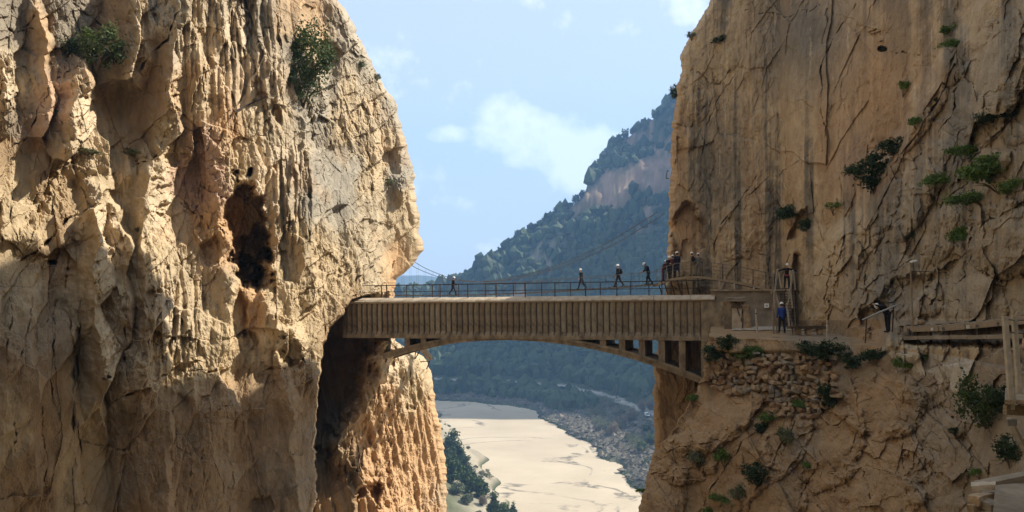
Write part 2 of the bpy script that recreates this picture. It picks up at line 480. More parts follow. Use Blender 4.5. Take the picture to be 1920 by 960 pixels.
def build_relief(name, PX, PY, D, C, rim_dir, rim_first, matr, cap=((0, 6, 2), (0, 30, 4))):
    X = (PX - 960) / F * D; Y = D; Z = (HZ - PY) / F * D
    V = np.stack([X, Y, Z], -1)
    # the rock turns away behind its outline and goes on into the mountain
    e = np.array([.15, .5, 1.2, 2.4, 4.5, 8, 14, 22, 34], np.float32)
    ej = 1 + .25 * fbm(Z[:, :1] * .2 + e[None] * .13, e[None] * .4 + Z[:, :1] * 0, 3, 77)
    edge = V[:, 0 if rim_first else -1][:, None, :]
    rim = edge + (e[None] * ej)[..., None] * np.array(rim_dir, np.float32)
    rimc = np.repeat(C[:, 0 if rim_first else -1][:, None, :], len(e), 1)
    if rim_first:
        V = np.concatenate([rim[:, ::-1], V], 1); C = np.concatenate([rimc[:, ::-1], C], 1)
    else:
        V = np.concatenate([V, rim], 1); C = np.concatenate([C, rimc], 1)
    # cap on top, sloping up and back
    top = V[:1] + np.array([[cap[0]]], np.float32); top2 = V[:1] + np.array([[cap[1]]], np.float32)
    V = np.concatenate([top2, top, V], 0); C = np.concatenate([C[:1], C[:1], C], 0)
    ny, nx = V.shape[:2]
    idx = np.arange(ny * nx).reshape(ny, nx)
    Q = np.stack([idx[:-1, :-1], idx[1:, :-1], idx[1:, 1:], idx[:-1, 1:]], -1).reshape(-1, 4)
    me = arr_mesh(name, V.reshape(-1, 3), Q, matr, C.reshape(-1, 3), smooth=False)
    o = link(name, me)
    tag(o, kind='structure')
    return o

# ---- left wall
SIL_L = [(-1000, 360), (-500, 470), (-240, 545), (-60, 612), (0, 632), (30, 655), (60, 668), (100, 690), (150, 712), (185, 738), (210, 745), (250, 757), (290, 768), (330, 777),
         (380, 781), (430, 788), (465, 792), (485, 784), (505, 765), (520, 749), (545, 738), (560, 735), (640, 742), (655, 765), (668, 795), (690, 806),
         (720, 812), (760, 817), (800, 825), (850, 834), (900, 838), (960, 837), (1180, 846)]
BASE_L = [(-200, 33), (0, 40), (200, 47), (400, 54.5), (560, 61.5), (650, 70), (740, 81), (800, 84), (850, 86)]
def bl(px): return float(np.interp(px, [b[0] for b in BASE_L], [b[1] for b in BASE_L]))
# px, py, offset from the trend (metres, + is deeper), slope across, slope up, roughness, colour
SEEDS_L = [
 (20, 40, -1, -.2, .3, .4, 4), (78, 80, -1.2, .05, .05, .15, 2), (45, 130, .2, -.2, .4, .4, 4), (120, 45, .3, -.2, .6, .5, 4), (160, 60, .4, -.1, .6, .5, 4), (205, 55, -.2, .0, .1, .3, 5),
 (130, 95, 2.2, -.2, .1, .5, 4), (240, 40, .1, .1, 0, .3, 5), (262, 30, .3, 1.6, .3, .9, 3), (300, 28, .2, 1.7, .3, .9, 1), (268, 88, .4, 1.8, .4, .9, 0), (252, 122, .6, 1.8, .3, .8, 3), (215, 130, .4, .1, -.1, .4, 0),
 (300, 100, -.9, .05, -.1, .25, 5), (280, 165, -.9, .05, 0, .2, 5), (255, 225, -.6, .08, 0, .2, 5), (215, 190, .2, .1, .1, .3, 5), (325, 95, -.6, 1.9, .1, .5, 1), (322, 190, -.4, 1.9, .1, .8, 0), (312, 260, -.2, 1.9, .2, .9, 0),
 (92, 190, -1.4, .05, .15, .2, 6), (110, 165, -1.6, .05, .2, .25, 6), (75, 245, -1.2, 0, .1, .2, 6), (100, 270, -1.3, .05, .1, .2, 0), (150, 180, -1.2, 2.4, .2, .9, 3), (145, 215, -1.2, 2.5, .1, .8, 3), (128, 275, -1.1, 2.4, .2, .9, 0), (185, 150, .6, .1, .3, .5, 5),
 (180, 258, -.6, 1.7, .2, .7, 3), (165, 300, -.6, 1.8, .3, .9, 0), (200, 290, -.2, 1.2, .3, .8, 0),
 (4, 150, -7, 1.6, .2, .9, 3), (12, 200, -7, 1.6, .2, .9, 3), (30, 165, -5.6, 1.2, .4, .5, 0), (25, 235, 1.4, -.2, 0, .5, 4), (48, 225, 1.0, -.1, .1, .5, 4), (15, 275, -1.0, .1, .1, .3, 5), (45, 310, -.4, -.1, .4, .5, 0),
 (20, 390, -.8, .05, .1, .2, 0), (55, 400, -.9, .05, .1, .15, 0), (85, 345, -.2, .1, .3, .7, 5), (105, 370, -.2, .2, .3, .8, 0), (90, 430, -.6, .05, 0, .3, 0), (120, 400, .2, .1, .2, .6, 5), (30, 480, .0, 0, 0, .3, 0), (95, 490, .4, 0, .1, .4, 5), (60, 540, -.2, .05, 0, .3, 0),
 (150, 385, -1.0, .05, .3, .15, 0), (175, 368, -1.0, 1.8, .8, .6, 3), (160, 450, -1.6, .05, 0, .10, 0), (155, 520, -1.7, .05, 0, .10, 0), (150, 580, -1.5, .05, 0, .2, 0), (196, 430, -1.6, 2.2, .1, .6, 3), (214, 470, -1.5, 2.4, .1, .7, 3), (200, 520, -1.0, 1.2, .1, .8, 0),
 (212, 580, -1.2, 2.2, .1, .7, 0), (222, 640, -1.1, 2.2, .1, .8, 3), (206, 660, -1.2, 1.8, .1, .8, 0), (215, 730, -.9, 1.6, .1, .9, 0),
 (203, 335, -.9, .05, .1, .15, 0), (225, 320, -.8, 1.6, .8, .8, 3), (245, 360, .2, .1, 0, .3, 0), (252, 430, .3, .05, -.05, .10, 0), (250, 520, .3, .05, -.05, .10, 0), (255, 600, .4, .05, 0, .2, 5),
 (290, 330, -.6, 1.5, .5, .5, 3), (310, 390, -.4, 1.6, .3, .6, 3), (285, 410, -.5, 1.6, .5, .7, 3), (345, 340, -.2, 1.5, .2, .7, 6), (380, 320, .1, 1.3, .2, .9, 6), (300, 480, -.5, 1.7, .1, .9, 0), (330, 520, -.3, 1.6, .1, .9, 0), (370, 540, -.1, 1.5, .1, .9, 0), (320, 590, -.5, 1.6, .1, .9, 3), (370, 620, -.3, 1.5, .1, .9, 0), (400, 560, -.4, 1.6, 0, .7, 0), (395, 460, .0, 1.4, .2, .9, 2), (300, 660, -.4, 1.5, .1, .9, 0), (350, 690, -.2, 1.4, .2, .9, 0), (410, 660, -.1, 1.5, .1, .8, 0),
 (350, 90, 0, 1.5, .1, .9, 3), (380, 50, 0, 1.6, .1, .9, 0), (430, 60, 0, 1.5, .1, .9, 3), (480, 60, .1, 1.5, .1, .9, 1), (510, 120, .2, 1.5, .1, .8, 3), (440, 130, .1, 1.6, .1, .6, 3), (470, 170, .1, 1.5, .1, .6, 3), (370, 170, .1, 1.4, .2, .9, 0), (345, 200, .8, -.1, 0, .4, 5), (380, 210, .1, 1.4, .2, .9, 0), (430, 215, .2, 1.4, .2, .9, 2), (380, 260, -.3, 1.2, .2, .9, 6), (460, 260, .2, 1.5, .2, .9, 0), (500, 230, .4, 1.5, .3, .9, 0),
 (540, 60, .6, 1.0, -.2, .4, 5), (570, 40, .3, .9, -.3, .3, 2), (600, 60, .1, 1.6, -.2, .5, 2), (625, 30, .2, 1.8, .3, .7, 1), (545, 100, 2.5, .3, 0, .4, 4), (575, 150, 1.8, .2, .2, .5, 1), (620, 150, .1, .5, .1, .4, 1), (600, 110, .8, .8, 0, .6, 0), (650, 100, .3, 1.8, .3, .8, 1), (650, 170, .1, 1.8, .1, .8, 0), (690, 140, .5, 2.2, .4, .9, 1), (700, 190, .6, 2.2, .2, .9, 0), (725, 200, .8, 2.5, .2, .9, 1), (600, 210, .6, .9, .2, .8, 1), (640, 235, .2, 1.6, .2, .9, 0),
 (520, 330, .3, 1.7, .1, .7, 3), (560, 330, .4, 1.7, .1, .7, 3), (540, 450, .3, 1.7, .1, .7, 0), (500, 300, .3, 1.6, .3, .8, 3), (590, 350, .8, .9, .05, .4, 1), (640, 310, .2, 1.6, .15, .3, 1), (640, 380, .2, 1.6, .1, .4, 1), (690, 350, .4, 2.2, .1, .6, 0), (740, 330, .4, 2.6, .1, .7, 1), (720, 270, .5, 2.4, .15, .8, 0), (760, 400, .5, 2.8, .1, .6, 0), (610, 450, .9, 1.6, .1, .7, 0), (660, 460, .5, 2.0, .1, .8, 0), (720, 420, .6, 2.4, .1, .5, 0), (770, 460, .6, 2.6, -.2, .3, 0), (745, 490, 2.0, 1.8, -.9, .2, 2), (700, 510, .8, 2.0, -.4, .7, 0),
 (510, 540, .2, 1.5, .1, .9, 0), (560, 530, .4, 1.5, .2, .9, 0), (620, 550, .6, 1.7, .2, .9, 0), (480, 590, 2.6, .4, .2, .5, 2), (520, 610, .2, 1.5, .1, .8, 0), (560, 620, .4, .8, .1, .6, 0), (585, 600, .2, 1.8, .1, .8, 0), (600, 680, .3, 1.6, .1, .8, 0), (480, 660, .1, 1.4, .1, .7, 0), (540, 670, 1.2, .1, 0, .4, 0), (500, 640, .1, 1.5, .1, .8, 3),
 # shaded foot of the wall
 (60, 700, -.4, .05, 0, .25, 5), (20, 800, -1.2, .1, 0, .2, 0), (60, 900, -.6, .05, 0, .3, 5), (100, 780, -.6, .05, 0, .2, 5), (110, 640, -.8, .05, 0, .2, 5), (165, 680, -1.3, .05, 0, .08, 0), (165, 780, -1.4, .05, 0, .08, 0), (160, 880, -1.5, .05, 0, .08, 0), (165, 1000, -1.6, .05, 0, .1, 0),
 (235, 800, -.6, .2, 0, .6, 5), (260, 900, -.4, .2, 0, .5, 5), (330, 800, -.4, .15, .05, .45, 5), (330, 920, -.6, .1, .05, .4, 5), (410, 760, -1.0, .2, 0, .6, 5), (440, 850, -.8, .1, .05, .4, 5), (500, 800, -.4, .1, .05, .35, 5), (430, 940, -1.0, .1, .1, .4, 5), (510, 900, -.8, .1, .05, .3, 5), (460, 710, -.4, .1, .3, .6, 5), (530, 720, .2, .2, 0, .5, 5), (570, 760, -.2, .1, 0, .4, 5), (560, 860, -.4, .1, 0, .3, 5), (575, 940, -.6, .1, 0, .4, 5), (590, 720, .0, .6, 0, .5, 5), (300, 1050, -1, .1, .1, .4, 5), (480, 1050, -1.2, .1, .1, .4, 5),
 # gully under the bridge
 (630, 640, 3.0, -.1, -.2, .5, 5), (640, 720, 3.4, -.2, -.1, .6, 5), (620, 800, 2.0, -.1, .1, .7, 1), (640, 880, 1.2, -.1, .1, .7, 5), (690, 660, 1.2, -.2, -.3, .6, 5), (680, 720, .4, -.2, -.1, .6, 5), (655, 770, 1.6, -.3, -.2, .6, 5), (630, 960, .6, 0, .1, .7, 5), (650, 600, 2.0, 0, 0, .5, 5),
 # buttress beyond the bridge
 (745, 690, -3.0, 2.4, .2, .55, 3), (780, 720, -3.0, 2.4, .15, .5, 0), (735, 760, -3.6, 2.3, .15, .55, 2), (700, 820, -4.8, 2.2, .15, .6, 2), (760, 830, -3.8, 2.3, .1, .6, 2), (810, 780, -2.6, 2.8, .1, .6, 2), (700, 900, -5.0, 2.0, .15, .7, 2), (760, 920, -4.2, 2.0, .1, .7, 2), (820, 850, -2.8, 2.6, .05, .6, 2), (825, 930, -2.2, 2.4, .1, .6, 2), (740, 1040, -4.6, 2.0, .2, .7, 2),
]
SEEDS_L = [(a, b, bl(a) + c, d - (.28 if d <= .2 else 0), e, f, g) for a, b, c, d, e, f, g in SEEDS_L]
CAVES_L = [(462, 430, 42, 104, 5.5, -6), (478, 490, 34, 60, 2.5, 0), (425, 205, 12, 16, 2.0, 20), (448, 590, 18, 45, 2.0, 0), (345, 215, 9, 34, 1.8, 10), (395, 470, 20, 28, 1.3, 20), (600, 590, 0, 0, 0, 0), (545, 660, 22, 36, 2.2, -30),
           (520, 215, 10, 26, 1.2, -20), (536, 200, 8, 14, 1.0, 0), (266, 280, 9, 9, 1.0, 0), (245, 240, 6, 8, .8, 0), (110, 95, 26, 22, 1.6, 30), (170, 165, 7, 30, 1.6, 8), (470, 640, 14, 22, 1.2, -15), (312, 950, 8, 90, 1.5, 0), (313, 880, 6, 30, 1.3, 20), (490, 950, 22, 20, .9, 20),
           (95, 492, 12, 6, 1.0, 0), (560, 225, 6, 22, 1.2, -10), (770, 765, 10, 6, .8, 10), (800, 885, 9, 50, 1.8, 18), (690, 940, 26, 40, 2.5, 25), (665, 900, 14, 40, 1.6, -25)]
CAVES_L = [(c[0], c[1], c[2], c[3], c[4] * (1 if c[2] > 22 else .55), c[5]) for c in CAVES_L if c[2] > 9 and c[:2] not in ((110, 95), (425, 205))]
CR_L = [([(30, 350), (22, 400), (30, 450), (45, 490)], 4, .7), ([(45, 480), (70, 420), (75, 380)], 3, .5), ([(40, 490), (90, 455), (130, 410), (180, 385)], 10, 1.4), ([(130, 480), (122, 540)], 6, .8), ([(133, 600), (138, 700), (140, 800), (136, 960)], 6, 1.0), ([(150, 560), (144, 640), (146, 760), (150, 870), (165, 960)], 5, .9), ([(108, 560), (100, 640), (95, 740), (115, 815)], 4, .7), ([(78, 760), (85, 860), (92, 960)], 4, .6), ([(60, 560), (52, 640), (10, 720)], 4, .5), ([(30, 790), (30, 850)], 5, .6), ([(20, 560), (14, 700)], 4, .6),
        ([(335, 25), (310, 75), (265, 130), (232, 140)], 7, 1.6), ([(60, 55), (30, 60), (0, 30)], 5, .8), ([(75, 5), (60, 40), (30, 60)], 5, .9), ([(140, 5), (200, 60), (230, 90)], 6, .9), ([(150, 120), (120, 140), (90, 160)], 4, .7), ([(20, 280), (55, 250), (95, 160)], 5, .8),
        ([(80, 200), (110, 225), (120, 240)], 3, .5), ([(310, 60), (300, 160), (296, 210)], 2, .25), ([(283, 90), (270, 200)], 2, .25), ([(420, 200), (395, 245), (365, 270), (335, 300)], 5, .5), ([(500, 180), (440, 208)], 4, .6), ([(430, 235), (470, 262), (495, 275)], 5, .6), ([(505, 275), (540, 268)], 4, .5), ([(490, 265), (505, 300), (515, 340)], 4, .5), ([(515, 20), (530, 100), (528, 200)], 8, 1.0), ([(575, 280), (582, 360), (576, 450), (590, 560)], 6, .9), ([(605, 270), (612, 350), (604, 440)], 3, .4), ([(650, 240), (690, 290), (700, 360), (690, 420)], 5, .7), ([(630, 250), (690, 300), (720, 340)], 4, .6),
        ([(640, 60), (660, 90), (672, 110)], 5, .8), ([(690, 130), (720, 180), (742, 200)], 5, .8), ([(690, 215), (720, 215)], 5, .8), ([(735, 250), (745, 330), (760, 420)], 3, .4), ([(250, 310), (280, 300), (310, 280)], 5, .8), ([(260, 380), (300, 420), (320, 460)], 4, .6), ([(340, 380), (370, 400), (390, 430)], 6, .8), ([(300, 430), (350, 500), (380, 560)], 4, .5), ([(235, 560), (232, 650), (240, 720)], 5, .9), ([(200, 760), (240, 740), (320, 700), (340, 680)], 6, .9), ([(275, 640), (310, 650)], 5, .6), ([(300, 690), (360, 700), (430, 690)], 4, .5),
        ([(434, 790), (436, 960)], 3, .5), ([(356, 850), (360, 960)], 3, .5), ([(380, 830), (382, 920)], 3, .5), ([(400, 780), (440, 760)], 4, .6), ([(480, 700), (520, 690), (560, 700)], 5, .8), ([(600, 560), (612, 640), (600, 700)], 6, .8), ([(520, 640), (560, 700)], 5, .8), ([(720, 690), (735, 780), (730, 850)], 4, .6), ([(770, 700), (765, 760), (775, 840), (770, 960)], 4, .6), ([(740, 720), (715, 800), (690, 840)], 4, .6), ([(800, 720), (812, 800), (800, 900)], 4, .6), ([(690, 850), (740, 900), (750, 960)], 5, .7)]

nyL, nxL = 780, 640
tl = np.linspace(0, 1, nxL, dtype=np.float32)[None]
PYl = np.concatenate([np.linspace(-480, -60, 90)[:-1], np.linspace(-60, 1180, nyL - 89)]).astype(np.float32)[:, None] + tl * 0  # unseen rows above the frame, carried higher to block sky light
sl0 = pip(None, PYl, 'y', SIL_L)
sl = sl0 + 5.0 * fbm(PYl / 30, PYl * 0, 4, 3) + 1.0 * fbm(PYl / 9, PYl * 0, 2, 9)
PXl = -170 + (sl + 170) * tl
base = np.interp(PXl, [b[0] for b in BASE_L], [b[1] for b in BASE_L]).astype(np.float32)
Xl = (PXl - 960) / F * base; Zl = (HZ - PYl) / F * base
Ul = np.interp(PXl, np.arange(-400, 1000, 10), np.cumsum([np.interp(q, [b[0] for b in BASE_L], [b[1] for b in BASE_L]) / F * 10 for q in np.arange(-400, 1000, 10)])).astype(np.float32)
wpx = PXl + 12 * fbm(PXl / 70, PYl / 90, 5, 21); wpy = PYl + 14 * fbm(PXl / 80, PYl / 80, 5, 22)
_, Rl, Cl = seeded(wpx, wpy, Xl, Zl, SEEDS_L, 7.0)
aU, aZ = Ul - .22 * Zl, Zl + .10 * Ul
p1x, p1y = cell_pull(aU / 1.9, aZ / 3.0, 401); p2x, p2y = cell_pull(aU / .72 + .3, aZ / 1.15, 402); p3x, p3y = cell_pull(aU / .30 + .3, aZ / .46, 403)
qf = (.30 + .70 * np.clip(Rl * 1.25, 0, 1))
ppm = F / base
QX = PXl + qf * ppm * (.44 * p1x * 1.9 + .24 * p2x * .72 + .12 * p3x * .30)
QY = PYl - qf * ppm * (.48 * p1y * 3.0 + .36 * p2y * 1.15 + .30 * p3y * .46)
QU = Ul + qf * (.44 * p1x * 1.9 + .24 * p2x * .72 + .12 * p3x * .3); QZ = Zl + qf * (.48 * p1y * 3.0 + .36 * p2y * 1.15 + .30 * p3y * .46)
base_q = np.interp(QX, [b[0] for b in BASE_L], [b[1] for b in BASE_L]).astype(np.float32)
Dl = base_q + .07 * np.clip(QZ, -30, 60)
def saw(ph, drop):
    """a slab that comes gently forward to the right, then breaks off"""
    t = ph - np.floor(ph)
    return np.where(t < 1 - drop, t / (1 - drop), (1 - t) / drop) - .5
def slabs(U, Z, seed, per, lean, drop, zlen):
    """long upright slabs with broken ends: sawtooth across the wall, phase jumping from tier to tier"""
    U = U + .14 * fbm(U * .5, Z * .3, 3, seed + 7)
    tier, _ = facets(U / (per * 1.9) + Z * .02, Z / zlen + .5 * fbm(U * .3, Z * .2, 3, seed + 8), seed, .12, .05)
    ph = (U + lean * Z) / per + .40 * fbm(U * .12, Z * .04, 2, seed + 1) + 1.3 * tier + .05 * fbm(U * .8, Z * .35, 4, seed + 2)
    return saw(ph, drop)
m1 = sstep(-.45, .25, fbm(Ul * .07, Zl * .06, 2, 81)); m2 = sstep(-.3, .4, fbm(Ul * .10, Zl * .07, 2, 82))
upw = sstep(700, 1000, 1400 - PYl)
flz = np.clip(np.maximum.reduce([1.2 - np.hypot((PXl - 440) / 120, (PYl - 90) / 170), 1.15 - np.hypot((PXl - 550) / 60, (PYl - 380) / 130), .9 - np.hypot((PXl - 330) / 90, (PYl - 590) / 130)]), 0, 1)   # where water has fluted the rock
kx, kz = QU - .30 * QZ, QZ + .30 * QU                       # joints lean to the right going up
Dl = Dl - 3.0 * blocks(kx / 5.6, kz / 8.5, 83, 1.2) * (.6 + .4 * m1) - 1.5 * blocks(kx / 2.2 + .1 * kz, kz / 3.2, 84, 1.3) * (.25 + .75 * Rl)
Dl = Dl - .50 * blocks((Ul + .1 * Zl) / .95, Zl / 1.5, 85, 1.3) * Rl * (.45 + .55 * m2) - .20 * blocks(Ul / .40 + .2 * Zl, Zl / .62, 86, 1.2) * Rl
Dl = Dl - flz * (.8 * slabs(Ul, Zl, 87, 1.25, .04, .25, 9) + .4 * slabs(Ul, Zl, 88, .5, .03, .3, 5))
# the edges one can see: (edge, width of the slab on its left, how far it stands out, width of the sunlit break)
FINS = [([(334, -60), (334, 25), (322, 75), (328, 150), (324, 250), (312, 305)], 95, 2.8, 16), ([(240, -40), (240, 60), (236, 110), (228, 145)], 60, 1.8, 55), ([(146, 140), (152, 180), (140, 235), (124, 300)], 62, 2.4, 26),
        ([(180, 358), (186, 420), (179, 500), (177, 570), (190, 640), (197, 710), (190, 790)], 62, 2.4, 22), ([(206, 380), (238, 450), (236, 520), (241, 600), (236, 650)], 26, 1.2, 10), ([(276, 330), (272, 430), (279, 520), (268, 640), (256, 740)], 42, 2.0, 46), ([(213, 300), (208, 340), (196, 385)], 30, 1.3, 14),
        ([(72, 0), (92, 70), (88, 200), (78, 260)], 46, 1.5, 10), ([(420, 330), (418, 420), (432, 560), (436, 650)], 60, 1.4, 12), ([(372, 200), (364, 260), (350, 300)], 40, 1.4, 10), ([(528, 20), (524, 110), (530, 190)], 70, 1.2, 16), ([(640, 20), (655, 70), (668, 105)], 60, 1.6, 14), ([(600, 130), (618, 190), (604, 240)], 40, 1.4, 12),
        ([(586, 250), (590, 360), (580, 470), (596, 560)], 50, 1.2, 14), ([(692, 230), (700, 320), (704, 420), (690, 500)], 60, 1.3, 18), ([(752, 240), (748, 330), (756, 430)], 40, 1.2, 14), ([(560, 600), (575, 660), (590, 720)], 60, 1.8, 12), ([(500, 560), (520, 620), (535, 690), (548, 760)], 46, 1.6, 14),
        ([(130, 620), (140, 760), (150, 960)], 60, .8, 10), ([(60, 560), (66, 760), (76, 960)], 70, 1.0, 10), ([(310, 760), (316, 880), (322, 1000)], 90, 1.6, 8), ([(440, 740), (436, 860), (440, 1000)], 100, 1.8, 8), ([(545, 760), (552, 880), (560, 1000)], 90, 1.8, 10)]
fx_ = QX + 3 * fbm(PXl / 30, PYl / 34, 3, 86); fy_ = QY + 4 * fbm(PXl / 30, PYl / 34, 3, 87)
for pts, w, A, r_ in FINS:
    ys_ = [q[1] for q in pts]; xe = np.interp(fy_, ys_, [q[0] for q in pts]).astype(np.float32)
    d = fx_ - xe; e = (ys_[-1] - ys_[0]) * .16 + 8
    fade = sstep(ys_[0] - e, ys_[0] + e * .6, fy_) * sstep(ys_[-1] + e, ys_[-1] - e * .6, fy_)
    Dl = Dl - 1.3 * A * fade * np.where(d < 0, np.clip(1 + d / w, 0, 1) ** 1.2, np.clip(1 - d / r_, 0, 1))
Dl = bulges(Dl, QX, QY, [(8, 168, 34, 62, 8.5, 8), (32, 166, 16, 18, 6.0, 0), (395, 265, 44, 40, 1.6, 0), (620, 330, 40, 90, 1.2, 0), (100, 440, 60, 60, 1.0, 0), (40, 420, 34, 60, 1.4, 5), (480, 60, 60, 90, 1.0, 0)], 88)
# the shaded foot steps forward as one broad face
foot = sstep(700, 770, PYl + 20 * fbm(PXl / 40, PYl * 0, 3, 89) + .10 * (PXl - 400)) * sstep(150, 330, PXl)
Dl = Dl - foot * .9
# gully and buttress under the bridge: a rib whose left side turns away from the sun
XR_ = [(480, 735), (625, 735), (645, 727), (680, 720), (740, 702), (780, 676), (830, 642), (870, 660), (920, 690), (960, 716), (1180, 760)]
nx_ = 9 * fbm(PXl / 26, PYl / 30, 5, 91)
xr = np.interp(PYl, [q[0] for q in XR_], [q[1] for q in XR_]) + nx_
dd_ = PXl - xr
under = sstep(622, 642, PYl + 4 * fbm(PXl / 14, PYl / 20, 3, 95))
dd_ = dd_ + ppm * .34 * (p1x * .9 + p2x * .72)
Dbut = np.where(dd_ > 0, 72.2 + dd_ * 10.5 / np.maximum(sl0 - xr, 30), 75.5 - under * 4.8 + 7.5 * under * sstep(-6, -60, dd_) * sstep(960, 760, PYl)) - .05 * (Zl + 10) * (dd_ > 0)
bd = np.interp(PYl, [540, 552, 562, 590, 625, 680, 740, 960, 1180], [760, 690, 662, 642, 612, 602, 594, 588, 585]) + 5 * fbm(PYl / 22, PXl / 40, 4, 93)
inlow = sstep(-2, 3, PXl - bd) * (PYl > 540)
Dl = Dl * (1 - inlow) + (Dbut - .8 * blocks((Ul + .25 * Zl) / 1.6, Zl / 3.6, 94, 1.1) - .35 * slabs(Ul, Zl, 95, .8, .2, .25, 7)) * inlow
Rl = Rl * (1 - inlow) + .62 * inlow
det, cka, ckb = rock_detail(Ul, Zl, 31, Rl)
Dl = caves(Dl, PXl, PYl, CAVES_L, 41)
Dl = cracks(Dl, PXl, PYl, CR_L, 51)
Dl = Dl - det * (.45 + .25 * flz)
edge_t = np.clip((PXl - (sl - 16)) / 16, 0, 1)
Dl = Dl + 2.2 * edge_t ** 3
# colour: rock type, weathered grey, streaks
gm = sstep(.05, .55, fbm(Ul * .13, Zl * .11, 3, 61))
st = sstep(.15, .6, pn(Ul * 1.7, Zl * .10, 62) * .6 + .5 * pn(Ul * .5, Zl * .05, 63))
Cl = Cl * (1 - .35 * gm[..., None]) + GRY * .35 * gm[..., None]
upper = sstep(330, 60, PYl) * .30
Cl = Cl * (1 - upper[..., None]) + PAL * .95 * upper[..., None]
Cl = Cl * (1 - .38 * st * (.35 + .65 * Rl))[..., None]
om = .6 * sstep(.25, .6, fbm(Ul * .22, Zl * .2, 3, 64))
Cl = Cl * (1 - .4 * om[..., None]) + ORG * .4 * om[..., None]
Cl = Cl * np.array((1.09, 1.10, 1.12), np.float32)
RL = Relief(PXl, PYl, Dl)
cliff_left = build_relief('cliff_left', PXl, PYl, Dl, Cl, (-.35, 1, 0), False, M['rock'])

# ---- right wall
SIL_R = [(-260, 1420), (-80, 1362), (0, 1332), (30, 1317), (60, 1298), (80, 1287), (105, 1276), (118, 1274), (130, 1279), (160, 1270), (195, 1266), (230, 1261), (280, 1258), (330, 1257),
         (400, 1254), (470, 1252), (540, 1249), (600, 1240), (690, 1227), (760, 1225), (842, 1228), (858, 1222), (900, 1212), (960, 1196), (1180, 1140)]
BASE_R = [(1100, 67), (1250, 66), (1330, 64.5), (1400, 63), (1462, 62), (1500, 58.5), (1560, 55), (1600, 52.5), (1700, 47.5), (1800, 43), (1920, 38), (2150, 30)]
nyR, nxR = 780, 640
tr_ = np.linspace(0, 1, nxR, dtype=np.float32)[None]
TOPR = [(1300, -70), (1340, -75), (1400, -190), (1460, -280), (1530, -500), (1594, -780), (1700, -1000), (1920, -1300), (2140, -1500)]  # unseen top of the wall, heights shaped to cast shade on the left wall
pyt = np.interp(1345 + 795 * tr_, [q[0] for q in TOPR], [q[1] for q in TOPR]).astype(np.float32)
rowt = np.concatenate([np.linspace(0, 1, 120)[:-1], 1 + np.linspace(0, 1180 + 60, nyR - 119) / 1000])[:, None].astype(np.float32)
PYr = np.where(rowt < 1, pyt + (-60 - pyt) * np.minimum(rowt, 1), -60 + (rowt - 1) * 1000).astype(np.float32)
sr = pip(None, PYr, 'y', SIL_R) + 3.5 * fbm(PYr / 22, PYr * 0, 4, 103) + 1.5 * fbm(PYr / 6, PYr * 0, 2, 109)
PXr = sr + (2140 - sr) * tr_
bx_, by_ = [b[0] for b in BASE_R], [b[1] for b in BASE_R]
Dw = np.interp(PXr, bx_, by_).astype(np.float32)
base = Dw.copy()
Zr = (HZ - PYr) / F * base
Ur = np.interp(PXr, np.arange(1000, 2300, 10), np.cumsum([np.interp(q, bx_, by_) / F * 10 for q in np.arange(1000, 2300, 10)])).astype(np.float32)
wpx = PXr + 12 * fbm(PXr / 60, PYr / 90, 4, 121); wpy = PYr + 14 * fbm(PXr / 60, PYr / 80, 4, 122)
# the leaning mass of slabs that comes forward on the right
diag = [(-300, 1985), (0, 1822), (60, 1790), (120, 1745), (230, 1690), (350, 1622), (470, 1535), (560, 1506), (640, 1500), (1200, 1480)]
lx = np.interp(wpy, [d[0] for d in diag], [d[1] for d in diag])
sd = (wpx - lx)
Dw = Dw + 1.6 - 3.0 * sstep(-4, 34, sd) - 1.2 * sstep(60, 150, sd)
Dw = Dw + .10 * np.clip(Zr, 0, 60) - .9 * sstep(500, 610, PYr) * sstep(1500, 1600, PXr)
# orange alcove by the edge, recess above the stair, clefts
Dw = caves(Dw, PXr, PYr, [(1288, 440, 34, 60, 1.2, 0), (1495, 545, 11, 72, 1.3, 0), (1655, 92, 10, 6, 1.0, 10), (1700, 545, 60, 26, .8, -25), (1640, 600, 30, 34, 1.0, 0),
                          (1500, 420, 12, 40, 1.2, 30)], 141)
Dw = bulges(Dw, PXr, PYr, [(1885, 450, 78, 72, 2.2, 0), (1850, 305, 50, 26, 1.4, -15), (1800, 400, 40, 40, .9, 20), (1530, 545, 34, 80, 1.3, 3), (1535, 455, 30, 34, 1.2, -20), (1720, 360, 36, 110, 1.6, 28), (1640, 420, 26, 90, 1.2, 30), (1590, 500, 26, 90, 1.1, 12), (1780, 130, 26, 34, 1.1, 20), (1750, 190, 22, 40, 1.0, 30), (1715, 240, 24, 50, 1.0, 35),
                            (1860, 150, 60, 130, 1.6, 20), (1900, 250, 30, 24, 1.0, 0), (1760, 440, 34, 60, .9, 15), (1745, 560, 26, 34, 1.2, 0), (1690, 505, 24, 30, 1.0, 0), (1830, 570, 60, 60, 1.0, 0), (1650, 640, 40, 22, 1.4, 0), (1700, 655, 40, 26, 1.6, 0), (1720, 590, 18, 20, .8, 0),
                            (1310, 200, 20, 30, .6, 20), (1290, 260, 18, 26, .6, 20), (1370, 110, 18, 24, .5, 30), (1400, 420, 50, 70, .9, 25)], 151)
